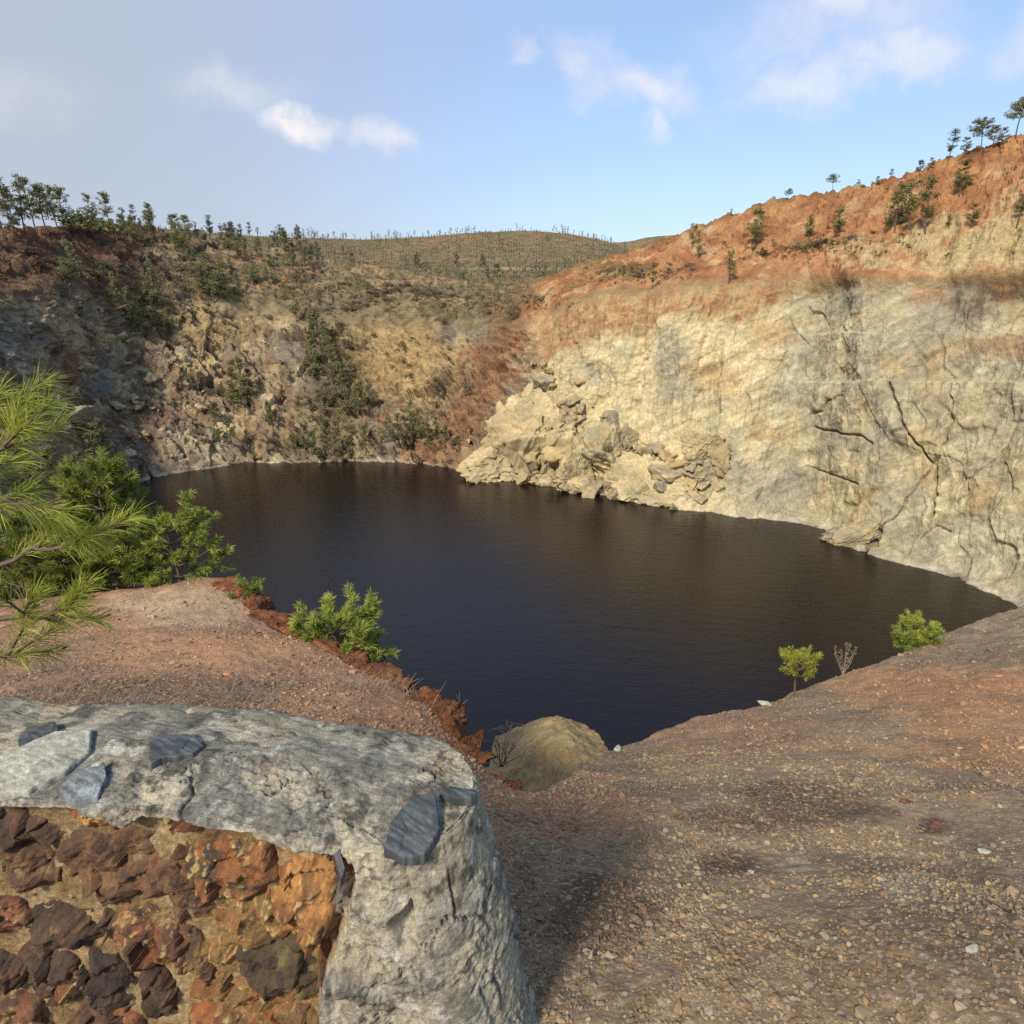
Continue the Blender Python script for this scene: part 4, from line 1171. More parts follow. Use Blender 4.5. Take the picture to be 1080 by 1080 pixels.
        ff = np.hypot(l2 - np.minimum(l2, Lend - Rr), o2 + hw) / hw
        nom = np.where(ff < .93, .015 * (1 - np.minimum(ff, .93) ** 2), -.028 * (1 - np.sqrt(np.maximum(1 - np.clip((ff - .93) / .07, 0, 1) ** 2, 0)))) - np.maximum(ff - 1, 0) * .25
        if ff.max() > .9:                              # a stiff slab: lay it on the best-fitting plane of the rounded edge
            Am_ = np.stack([l2.ravel(), o2.ravel(), np.ones(l2.size)], 1); cf_ = np.linalg.lstsq(Am_, nom.ravel(), rcond=None)[0]
            nom = (Am_ @ cf_).reshape(l2.shape) + (.002 if i == 2 else 0)
        Hs = nom + .007 + th_ * .45 + hz + .003 * st + .003 * fh + .0012 * m2 + .02 * np.sin(i * 2.) * (l2 - cl)
        Hs = Hs - .03 * sstep(l2, .55, Lend) + .012 * np.sin(l2 * 7)
        PS = wall_pt(l2, Hs, o2)
        Ac = lerp(lin(c1), lin(c2), sstep(st + .3 * (fid - .5), -.2, .25)); Ac = np.clip(Ac * (1 + .25 * m2[..., None]), .01, .7)
        s = link("slate", mesh_np("slate", (PS - inv).reshape(-1, 3), grid_faces(len(rho), len(Lr), True), M['slate'] if i < 5 else M['stone'], Ac.reshape(-1, 3)), root)
        s['label'] = lab


build_wall()

# ------------------------------------------------------------------ plants
def tube(pts, rads, n=6):
    """tapered tube along points -> V, F(quads)"""
    pts = np.asarray(pts, float); m = len(pts)
    T = np.gradient(pts, axis=0); T /= np.linalg.norm(T, axis=1, keepdims=True) + 1e-9
    ref = np.where(np.abs(T[:, 2:3]) > .9, np.array([[1., 0, 0]]), np.array([[0, 0, 1.]]))
    A = np.cross(T, ref); A /= np.linalg.norm(A, axis=1, keepdims=True) + 1e-9; B = np.cross(T, A)
    a = np.linspace(0, 2 * np.pi, n, endpoint=False)
    V = pts[:, None] + np.asarray(rads)[:, None, None] * (A[:, None] * np.cos(a)[None, :, None] + B[:, None] * np.sin(a)[None, :, None])
    return V.reshape(-1, 3), grid_faces(m, n, True)


class Acc:
    def __init__(s): s.V = []; s.F = []; s.n = 0

    def add(s, V, F):
        s.V.append(np.asarray(V, float)); s.F.append(np.asarray(F) + s.n); s.n += len(V)

    def mesh(s, name, mat, smooth=False):
        if not s.V: return None
        return mesh_np(name, np.concatenate(s.V), np.concatenate(s.F), mat, smooth=smooth)


def leaves(centres, n_each, spread, size, rng, up=.0):
    """random small leaf quads round centres -> V,F"""
    C_ = np.repeat(np.asarray(centres, float), n_each, 0)
    n = len(C_)
    off = rng.normal(size=(n, 3)); off /= np.linalg.norm(off, axis=1, keepdims=True) + 1e-9
    off *= (rng.random((n, 1)) ** .5) * np.repeat(np.asarray(spread, float).reshape(-1, 1) * np.ones((len(centres), 1)), n_each, 0)
    off[:, 2] *= .75
    p = C_ + off
    a = rng.normal(size=(n, 3)); a[:, 2] += up; a /= np.linalg.norm(a, axis=1, keepdims=True)
    b = np.cross(a, rng.normal(size=(n, 3))); b /= np.linalg.norm(b, axis=1, keepdims=True) + 1e-9
    s = size * rng.uniform(.6, 1.3, (n, 1))
    V = np.stack([p - a * s, p + b * s * .45, p + a * s, p - b * s * .45], 1).reshape(-1, 3)
    F = np.arange(n * 4).reshape(-1, 4)
    return V, F


def far_pine(seed, kind):
    """unit-height tree: returns trunk Acc, crown Acc"""
    rng = np.random.default_rng(seed)
    tr = Acc(); cr = Acc()
    lean = rng.normal(0, .04, 2)
    H_ = 1.0
    zz = np.linspace(0, .95, 8)
    tp = np.stack([lean[0] * zz + .02 * np.sin(zz * 5 + seed), lean[1] * zz, zz], -1)
    tr.add(*tube(tp, np.linspace(.015, .004, 8), 6))
    cents = []; spr = []
    if kind == 'cone':
        z0, z1, w, nb = .14, .97, .22, 34
    elif kind == 'open':
        z0, z1, w, nb = .30, .98, .22, 30
    elif kind == 'umbrella':
        z0, z1, w, nb = .5, .95, .34, 34
    elif kind == 'wisp':
        z0, z1, w, nb = .32, .99, .15, 22
    for i in range(nb):
        f = rng.random() if kind != 'umbrella' else rng.random() ** .7
        z = z0 + (z1 - z0) * f
        rad = w * {'cone': (1 - f) ** .8 + .12, 'open': .35 + .65 * math.sin(math.pi * min(1, f * .8 + .2)), 'umbrella': .4 + .6 * (1 - f ** 3), 'wisp': .4 + .6 * math.sin(math.pi * f)}[kind] * rng.uniform(.55, 1.1)
        a = rng.uniform(0, 6.28)
        c0 = np.array([np.interp(z * .92, zz, tp[:, 0]), np.interp(z * .92, zz, tp[:, 1]), z * .92])
        c1 = np.array([c0[0] + rad * math.cos(a), c0[1] + rad * math.sin(a), z + .06 * rng.random()])
        tr.add(*tube(np.stack([c0, (c0 + c1) / 2 - [0, 0, .01], c1]), [.006, .005, .002], 4))
        cents.append(c1); spr.append(rng.uniform(.045, .085) * (1.15 if kind != 'wisp' else .85))
        cents.append(c0 * .45 + c1 * .55 + rng.normal(0, .015, 3)); spr.append(rng.uniform(.05, .08))
    cents.append(np.array([tp[-1, 0], tp[-1, 1], .96])); spr.append(.05)
    V, F = leaves(np.array(cents), 36 if kind != 'wisp' else 24, np.array(spr), .019, rng, .3)
    cr.add(V, F)
    return tr, cr


def shrub_unit(seed):
    rng = np.random.default_rng(seed)
    n = 16
    c = rng.normal(size=(n, 3)) * np.array([.30, .30, .16]) + np.array([0, 0, .38]); c[:, 2] = np.abs(c[:, 2])
    tr = Acc(); cr = Acc()
    for q in c[:9]: tr.add(*tube(np.stack([[0, 0, -.1], q * .5 + [0, 0, .02], q]), [.02, .014, .005], 4))
    cr.add(*leaves(c, 30, np.full(n, .20), .055, rng, .2))
    return tr, cr


KINDS = ['cone', 'open', 'umbrella', 'wisp']
PROTO = {}
for ki, kd in enumerate(KINDS):
    for v in range(3 if kd in ('cone', 'open') else 2):
        tr, cr = far_pine(800 + ki * 10 + v, kd)
        PROTO[(kd, v)] = (tr, cr)
SHR = [shrub_unit(860 + i) for i in range(4)]
ME_CACHE = {}


def tree_meshes(kd, v, leaf):
    key = (kd, v, leaf)
    if key not in ME_CACHE:
        tr, cr = PROTO[(kd, v)] if kd != 'shrub' else SHR[v]
        ME_CACHE[key] = (tr.mesh("trunk" if kd != 'shrub' else "stem", M['bark'], True), cr.mesh("crown" if kd != 'shrub' else "foliage", M[leaf]))
    return ME_CACHE[key]


COUNT = {'tree': 0}


def plant_tree(p, h, kd, v, leaf, rz, label, cat="pine tree", group=None, name="pine_tree", wide=1.0):
    tm, cm = tree_meshes(kd, v, leaf)
    r = empty(name, tuple(p)); r.scale = (h * wide, h * wide, h); r.rotation_euler = (0, 0, rz)
    a = link("trunk" if kd != 'shrub' else "stem", tm, r); b = link("crown" if kd != 'shrub' else "foliage", cm, r)
    tag(r, label, cat, group)
    COUNT['tree'] += 1
    return r


def px_h(p, hpx):
    d = (np.asarray(p) - np.array([0, 0, CAM_Z])) @ AX_F
    return hpx / FOC * d


ORD = ["first", "second", "third", "fourth", "fifth", "sixth", "seventh", "eighth", "ninth", "tenth", "eleventh", "twelfth", "thirteenth", "fourteenth", "fifteenth", "sixteenth", "seventeenth", "eighteenth", "nineteenth", "twentieth"]


def build_wall_trees():
    rng = np.random.default_rng(21)
    # left rim, hand placed (base px, base py, height px, kind)
    rim = [(3, 246, 58, 'open'), (14, 246, 44, 'cone'), (27, 246, 50, 'wisp'), (37, 247, 54, 'open'), (49, 247, 48, 'open'), (60, 243, 44, 'wisp'), (68, 243, 42, 'open'), (98, 241, 32, 'open'), (115, 240, 34, 'open'), (130, 240, 20, 'wisp'), (143, 240, 22, 'wisp'), (160, 243, 24, 'open')]
    for i, (x, y, h, k) in enumerate(rim):
        p = on_pit(x, y); plant_tree(p, px_h(p, h), k, i % 2, 'pine_far', rng.uniform(0, 6.28), f"pine against the sky on the left quarry rim, {ORD[i]} from the left", group="pines on the left rim", wide=1.1)
    p = on_pit(100, 250); plant_tree(p, px_h(p, 34), 'shrub', 0, 'pine_lit', 0, "rounded bright green bush under the pines on the left rim", "bush", name="bush", wide=1.7)
    p = on_pit(84, 246); plant_tree(p, px_h(p, 28), 'shrub', 1, 'pine_lit', 1, "smaller green bush on the left rim beside the rounded one", "bush", name="bush", wide=1.5)
    # zones on the left and back walls: (points, label stem, group)
    zones = [
        ([(78, 306, 46), (70, 300, 26), (108, 300, 22), (122, 318, 30), (140, 348, 44), (165, 328, 48), (152, 352, 36), (168, 362, 30), (178, 356, 26), (128, 300, 22)], "pine in the clump high on the left quarry slope"),
        ([(208, 300, 26), (226, 322, 38), (215, 316, 34), (240, 318, 26), (252, 312, 22), (232, 298, 22), (268, 300, 24), (200, 280, 24), (186, 270, 22)], "pine among the scrub above the ochre outcrop"),
        ([(236, 425, 22), (248, 428, 40), (258, 432, 52), (266, 422, 34), (203, 412, 26), (288, 458, 34), (284, 448, 24), (232, 470, 28), (245, 474, 36), (262, 478, 26), (228, 448, 24)], "pine standing in the middle of the broken left slope"),
        ([(318, 312, 22), (312, 338, 26), (330, 352, 30), (338, 376, 44), (345, 392, 36), (332, 400, 40), (352, 412, 46), (360, 424, 40), (346, 436, 34), (370, 420, 36), (366, 440, 40), (378, 442, 34), (382, 428, 26), (326, 384, 30), (390, 436, 30), (340, 330, 24), (358, 398, 28)], "pine in the dark green belt running down the back wall"),
        ([(322, 483, 38), (332, 484, 30), (346, 483, 40), (354, 484, 30), (372, 483, 28), (386, 482, 34), (310, 484, 26), (402, 478, 22), (416, 482, 28), (428, 478, 38), (437, 476, 40), (444, 468, 30), (452, 474, 28), (420, 460, 24), (434, 450, 26), (410, 466, 30), (460, 466, 26), (470, 470, 22)], "pine near the far waterline below the back wall"),
    ]
    for zi, (pts, stem) in enumerate(zones):
        pts = sorted(pts)
        for i, (x, y, h) in enumerate(pts):
            p = on_pit(x, y) - np.array([0, 0, .25])
            plant_tree(p, px_h(p, h * 1.05), ['cone', 'open', 'wisp'][int(rng.integers(0, 3))], int(rng.integers(0, 2)), 'pine_far', rng.uniform(0, 6.28), f"{stem}, {ORD[i]} from the left", group=stem.replace("pine ", "pines ", 1), wide=rng.uniform(.75, 1.1))
    for i in range(70):
        x = rng.uniform(125, 350); y = np.interp(x, [125, 200, 280, 350], [256, 262, 272, 282]) + rng.normal() * 12
        p = on_pit(x, y) - np.array([0, 0, .2])
        plant_tree(p, px_h(p, rng.uniform(11, 24)), 'wisp' if i % 3 else 'open', i % 2, 'euca' if i % 3 else 'pine_lit', i, "slender pale green tree among many on the terrace behind the left rim", "tree", "slender trees on the left terrace", name="slender_tree", wide=1.2)
    # dark trees low on the left, near the shore
    for i, (x, y, h) in enumerate([(12, 452, 60), (30, 446, 40), (100, 505, 50), (112, 500, 56), (92, 512, 30), (60, 520, 50), (36, 525, 46)]):
        p = on_pit(x, y); plant_tree(p, px_h(p, h), 'cone', i % 3, 'pine_far', i, f"dark pine low on the shaded left bank behind the near branches, {ORD[i]} by size group", group="dark pines on the left bank", wide=1.3) if False else plant_tree(p, px_h(p, h), 'cone', i % 3, 'pine_far', i, "dark pine low on the shaded left bank behind near branches", group="dark pines on the left bank", wide=1.3)
    # right benches and skyline
    rb = [(735, 274, 30, 'wisp', "thin small tree on the red bench above the cream cliff, leftmost of that bench"), (795, 262, 38, 'open', "pine on the red bench below the skyline dip"), (853, 250, 22, 'cone', "small cone shaped pine alone on the red slope"),
          (883, 250, 28, 'open', "pine on the bench right of the small cone shaped one"), (943, 243, 46, 'cone', "left pine of the group of three on the bench"), (957, 246, 54, 'wisp', "middle and tallest pine of the group of three on the bench"), (976, 248, 58, 'wisp', "right pine of the group of three on the bench"),
          (1012, 208, 36, 'open', "pine halfway up the red slope under the skyline trees"), (1072, 238, 48, 'wisp', "slender pine on the bench at the right edge"), (1025, 240, 24, 'open', "small sapling on the bench between the three pines and the slender one"), (1000, 240, 14, 'cone', "tiny sapling on the bench right of the three pines"),
          (768, 300, 36, 'wisp', "pale thin sapling on the orange band above the cliff"), (688, 305, 26, 'wisp', "thin sapling at the left end of the orange band"), (730, 262, 26, 'wisp', "wispy sapling on the red crest")]
    for i, (x, y, h, k, lab) in enumerate(rb):
        p = on_pit(x, y) - np.array([0, 0, .2]); plant_tree(p, px_h(p, h), k, i % 2, 'pine_lit', i * 1.3, lab, wide=1.15)
    sk = [(1071, 146, 40, 'umbrella', "large umbrella shaped pine at the right end of the skyline"), (1033, 161, 34, 'umbrella', "round topped pine on the skyline, second from the right"), (1002, 169, 30, 'wisp', "thin tall tree on the skyline left of the round topped pine"),
          (1018, 164, 18, 'open', "low dark tree between two skyline pines"), (1046, 156, 22, 'open', "bushy tree just left of the large umbrella pine"), (1056, 154, 18, 'open', "short tree under the large umbrella pine"), (970, 183, 14, 'open', "bushy little tree on the red skyline"), (982, 179, 12, 'open', "little tree right of the bushy one on the skyline"),
          (940, 192, 14, 'wisp', "thin sapling on the red skyline right of the lone pine"), (877, 199, 16, 'umbrella', "lone little pine on the red skyline"), (831, 211, 12, 'umbrella', "small round tree low on the red skyline"), (905, 196, 7, 'open', "tiny bush-like tree on the skyline"), (925, 193, 8, 'open', "another tiny tree on the skyline"), (770, 228, 8, 'wisp', "tiny tree where the skyline starts to rise")]
    for i, (x, y, h, k, lab) in enumerate(sk):
        p = on_pit(x, y) - np.array([0, 0, .2]); plant_tree(p, px_h(p, h), k, i % 2, 'pine_far', i * 1.7, lab, wide=1.3)
    # scrub on slopes: individual bushes
    zones_b = [((60, 280), (60, 22), 16, 12, "dark bush on the red-brown upper left slope"), ((190, 290), (70, 24), 26, 14, "bush in the scrub along the left rim"), ((345, 400), (26, 70), 26, 13, "low bush under the pine belt on the back wall"),
               ((400, 312), (80, 14), 40, 9, "low bush on the scrubby terrace above the back wall"), ((520, 318), (60, 12), 24, 8, "low bush on the terrace beside the red gully"), ((350, 470), (90, 12), 24, 12, "low bush near the far waterline"),
               ((470, 440), (30, 40), 18, 10, "sparse bush in the red gully"), ((850, 252), (110, 9), 24, 9, "low bush along the red bench"), ((690, 286), (60, 8), 18, 7, "low bush on the crest left of the cliff"), ((930, 205), (110, 20), 12, 7, "small bush on the upper red slope"), ((170, 400), (90, 60), 30, 9, "bush clinging to the broken left slope"), ((330, 400), (130, 80), 60, 8, "small green bush scattered over the back quarry wall"), ((440, 400), (60, 60), 24, 8, "small bush on the ochre part of the back wall")]
    for (c, s, n, hp, lab) in zones_b:
        for i in range(n):
            x = c[0] + rng.normal() * s[0] * .6; y = c[1] + rng.normal() * s[1] * .6
            if c == (850, 252): y = np.interp(x, [700, 800, 900, 1000, 1080], [289, 271, 252, 241, 237]) + rng.normal() * 2
            if c == (930, 205): y = np.interp(x, ST, [k[5][0] for k in KEY]) + abs(rng.normal()) * 20
            x = float(np.clip(x, 2, 1078)); sh = np.interp(x, SH[:, 0], SH[:, 1]); y = min(y, sh - 3)
            p = on_pit(x, y)
            tm, cm = tree_meshes('shrub', i % 4, 'shrub')
            plant_tree(p - np.array([0, 0, .1]), px_h(p, hp * rng.uniform(.35, 1.0)), 'shrub', i % 4, 'shrub', rng.uniform(0, 6.28), lab, "bush", lab.replace("bush", "bushes", 1), name="bush", wide=rng.uniform(1.1, 1.8))
    # dark round bush on the red knoll
    p = on_pit(543, 336); plant_tree(p, px_h(p, 14), 'shrub', 2, 'shrub', 2., "dark round bush alone on the red knoll", "bush", name="bush", wide=1.3)


build_wall_trees()


def build_far_trees():
    rng = np.random.default_rng(33)
    both = {}
    for v, kd in enumerate(('cone', 'open', 'wisp')):
        tr, cr = PROTO[(kd, 0)]
        both[v] = (np.concatenate(tr.V + cr.V), None)
        me = mesh_np("young_tree", np.concatenate(cr.V + [tr.V[0]]), np.concatenate([f for f in Acc_merge(cr, tr)]), M['euca'])
        both[v] = me
    # the plantation: 150 trees as things, the rest as one mass
    pts = []
    for i in range(2600):
        x = rng.uniform(90, 700); top = np.interp(x, HS[:, 0], HS[:, 1])
        y = top + 1 + (rng.random() ** .9) * (np.interp(x, [90, 300, 500, 640, 700], [60, 44, 66, 40, 26]))
        w = fbm(np.array([[x / 60, y / 14, 0]]), 2, 900)[0]
        dens = np.interp(x, [90, 300, 480, 560, 700], [1.0, .95, .5, .32, .25]) * np.clip(.3 + 2.8 * w, .06, 1.4)
        if 288 < y < 304 and x > 480: dens += .4
        if rng.random() > dens: continue
        pts.append((x, y))
    sky = [(x, np.interp(x, HS[:, 0], HS[:, 1]) + .5) for x in rng.uniform(100, 660, 110)]
    pts = pts + sky
    trees = []
    for (x, y) in pts:
        p = on_hill(x, y); hp = rng.uniform(4, 11) * (1.3 if y > 275 else 1.)
        if x < 330: hp *= 1.45
        if y < np.interp(x, HS[:, 0], HS[:, 1]) + .8: hp *= .72
        trees.append((hp, x, y, p))
    trees.sort(key=lambda t: -t[0])
    for i, (hp, x, y, p) in enumerate(trees[:150]):
        o = link("young_tree", both[i % 3]); h = px_h(p, hp)
        o.location = p - np.array([0, 0, .2]); o.scale = (h * 1.3, h * 1.3, h); o.rotation_euler = (0, 0, rng.uniform(0, 6.28))
        tag(o, "slender young tree in the plantation on the hill behind the quarry", "tree", "trees of the hill plantation")
    # rest: one object
    rest = trees[150:]
    Vs = []; Fs = []; n = 0
    for (hp, x, y, p) in rest:
        h = px_h(p, hp); c = np.array([(0, 0, z) for z in (.35, .5, .62, .75, .88)]); c[:, :2] += rng.normal(0, .08, (5, 2))
        V, F = leaves(c * h, 7, np.full(5, .15 * h), .075 * h, rng, .3)
        V2 = np.array([(-.012, 0, 0), (.012, 0, 0), (.008, 0, .7), (-.008, 0, .7)]) * h
        V = np.concatenate([V, V2]) + p - np.array([0, 0, .2]); F = np.concatenate([F, [[len(V) - 4, len(V) - 3, len(V) - 2, len(V) - 1]]])
        Vs.append(V); Fs.append(F + n); n += len(V)
    o = link("young_woodland", mesh_np("young_woodland", np.concatenate(Vs), np.concatenate(Fs), M['euca'], smooth=False))
    tag(o, "mass of small young trees covering the hill behind the quarry", "woodland", kind="stuff")
    # low scrub between them
    n = 9000
    x = rng.uniform(90, 720, n); top = np.interp(x, HS[:, 0], HS[:, 1]); y = top + rng.random(n) * 62
    C_ = np.array([on_hill(a, b) for a, b in zip(x, y)])
    V, F = leaves(C_ + np.array([0, 0, .45]), 7, rng.uniform(.35, 1.2, n), .34, rng, .2)
    o = link("hill_scrub", mesh_np("hill_scrub", V, F, M['shrub'], smooth=False)); tag(o, "low scrub covering the hill between the young trees", "scrub", kind="stuff")
    # scrub mat over the terrace and slopes of the quarry
    pts = []
    for (cx, cy, sx, sy, k) in [(300, 292, 130, 22, 520), (420, 312, 110, 18, 520), (520, 322, 60, 12, 160), (345, 400, 32, 70, 300), (170, 300, 60, 40, 300), (60, 290, 60, 40, 160), (440, 460, 60, 25, 160), (230, 440, 120, 50, 200), (660, 290, 50, 8, 120), (820, 262, 140, 10, 120)]:
        for i in range(k): pts.append((cx + rng.normal() * sx * .6, cy + rng.normal() * sy * .6))
    C_ = []
    for (a, b) in pts:
        sh = np.interp(a, SH[:, 0], SH[:, 1])
        if 0 < a < 1080: C_.append(on_pit(a, min(b, sh - 3)))
    C_ = np.array(C_)
    V, F = leaves(C_ + np.array([0, 0, .3]), 12, rng.uniform(.4, 1.0, len(C_)), .24, rng, .2)
    o = link("slope_scrub", mesh_np("slope_scrub", V, F, M['shrub'], smooth=False)); tag(o, "patchy low scrub growing over the quarry terraces and slopes", "scrub", kind="stuff")
    # the lone pole by the track
    p = on_hill(611, 287); h = px_h(p, 18)
    V, F = tube([(0, 0, 0), (0, 0, h * .5), (0, 0, h)], [.28, .24, .2], 8)
    V2, F2 = tube([(-.9, 0, h * .93), (0, 0, h * .93), (.9, 0, h * .93)], [.1, .1, .1], 6)
    a = Acc(); a.add(V, F); a.add(V2, F2)
    o = link("utility_pole", a.mesh("utility_pole", M['twig'])); o.location = p; tag(o, "pale wooden pole beside the track behind the red slope", "pole")


def Acc_merge(cr, tr):
    out = []; n = 0
    for V, F in zip(cr.V, cr.F): out.append(F - 0); n += len(V)
    out.append(tr.F[0] + n)
    return out


build_far_trees()


# ------------------------------------------------------------------ pines with real needles
def needles(base, dirs, lens, per, nl, width, rng, spread=.9):
    """bottlebrush shoots: per needles along each shoot"""
    n = len(base)
    B = np.repeat(base, per, 0); Dr = np.repeat(dirs, per, 0); Ls = np.repeat(lens, per)
    t = rng.random(n * per) ** .75
    o = B + Dr * (Ls * t)[:, None]
    side = rng.normal(size=(n * per, 3)); side -= (side * Dr).sum(1, keepdims=True) * Dr; side /= np.linalg.norm(side, axis=1, keepdims=True) + 1e-9
    ang = rng.uniform(.35, 1., n * per) * spread
    nd = Dr * np.cos(ang)[:, None] + side * np.sin(ang)[:, None]
    L_ = nl * rng.uniform(.7, 1.15, n * per)[:, None]
    mid = o + nd * L_ * .55; tip = o + nd * L_ + np.array([0, 0, -1.]) * L_ * .10
    w = np.cross(nd, rng.normal(size=nd.shape)); w /= np.linalg.norm(w, axis=1, keepdims=True) + 1e-9; w *= width / 2
    V = np.stack([o - w * .7, o + w * .7, mid + w, tip, mid - w], 1).reshape(-1, 3)
    i = np.arange(n * per)[:, None] * 5
    F = np.concatenate([i + np.array([[0, 1, 2, 4]]), i + np.array([[4, 2, 3, 3]])], 0)
    F3 = np.concatenate([i + np.array([[0, 1, 2]]), i + np.array([[0, 2, 4]]), i + np.array([[4, 2, 3]])], 0)
    return V, F3


def quads_to_tris(F):
    F = np.asarray(F); return np.concatenate([F[:, [0, 1, 2]], F[:, [0, 2, 3]]], 0)


def young_pine(name, base, h, width, seed, leaf, label, nl=.10, shoots=(5, 4), wneed=.004, per=70, crown0=.18, lean=(0, 0), cat="pine tree", flat=0.7):
    rng = np.random.default_rng(seed)
    root = empty(name, tuple(base)); tag(root, label, cat)
    zz = np.linspace(0, 1, 10); tp = np.stack([lean[0] * zz ** 1.4 + .03 * h * np.sin(zz * 4 + seed), lean[1] * zz ** 1.4, zz * h], -1)
    tr = Acc(); V, F = tube(tp, np.linspace(.022 * h + .006, .006, 10), 8); tr.add(V, F)
    br = Acc(); sb = []; sd = []; sl = []
    nlev = shoots[0]
    for lv in range(nlev):
        f = crown0 + (1 - crown0) * (lv + .4) / nlev
        c0 = np.array([np.interp(f, zz, tp[:, k]) for k in range(3)])
        nb = shoots[1] + rng.integers(0, 2)
        for k in range(nb):
            a = (k + rng.random() * .7) * 6.283 / nb + lv
            Lb = width * (.35 + .65 * math.sin(math.pi * min(1, .28 + .72 * (1 - (f - crown0) / (1 - crown0))) * .62)) * rng.uniform(.7, 1.1)
            d = np.array([math.cos(a), math.sin(a), .25 + .35 * f]); d /= np.linalg.norm(d)
            e = c0 + d * Lb + np.array([0, 0, .10 * Lb])
            m = (c0 + e) / 2 - np.array([0, 0, .06 * Lb])
            br.add(*tube(np.stack([c0, m, e]), [.010 * h ** .5, .008 * h ** .5, .004], 5))
            for q in range(rng.integers(4, 7)):
                t = .35 + .65 * rng.random() if q else 1.0
                pnt = (1 - t) ** 2 * c0 + 2 * t * (1 - t) * m + t * t * e
                dd = d + rng.normal(0, .55, 3) * flat + np.array([0, 0, .55]); dd /= np.linalg.norm(dd)
                ls = nl * rng.uniform(.9, 2.0)
                br.add(*tube(np.stack([pnt, pnt + dd * ls * .5, pnt + dd * ls]), [.005, .004, .003], 4))
                sb.append(pnt + dd * ls * .1); sd.append(dd); sl.append(ls)
    for q in range(3):
        dd = np.array([rng.normal(0, .25), rng.normal(0, .25), 1]); dd /= np.linalg.norm(dd); sb.append(tp[-1] - [0, 0, .03]); sd.append(dd); sl.append(nl * 1.8)
    link("trunk", tr.mesh("trunk", M['bark'], True), root); link("branches", br.mesh("branches", M['bark'], True), root)
    V, F = needles(np.array(sb), np.array(sd), np.array(sl), per, nl, wneed, rng, 1.05)
    link("crown", mesh_np("crown", V, F, M[leaf], smooth=False), root)
    return root


def lip_point(px, beyond, down):
    """a spot on the drop just past the ledge's lip, under this photo column"""
    py = np.interp(px, LIP[:, 0], LIP[:, 1]); r = np.interp(px, LIP[:, 0], LIP[:, 2])
    p = at_r(float(px), float(py), r + beyond); z = at_r(float(px), float(py), r)[2]
    p[2] = z - down
    return p


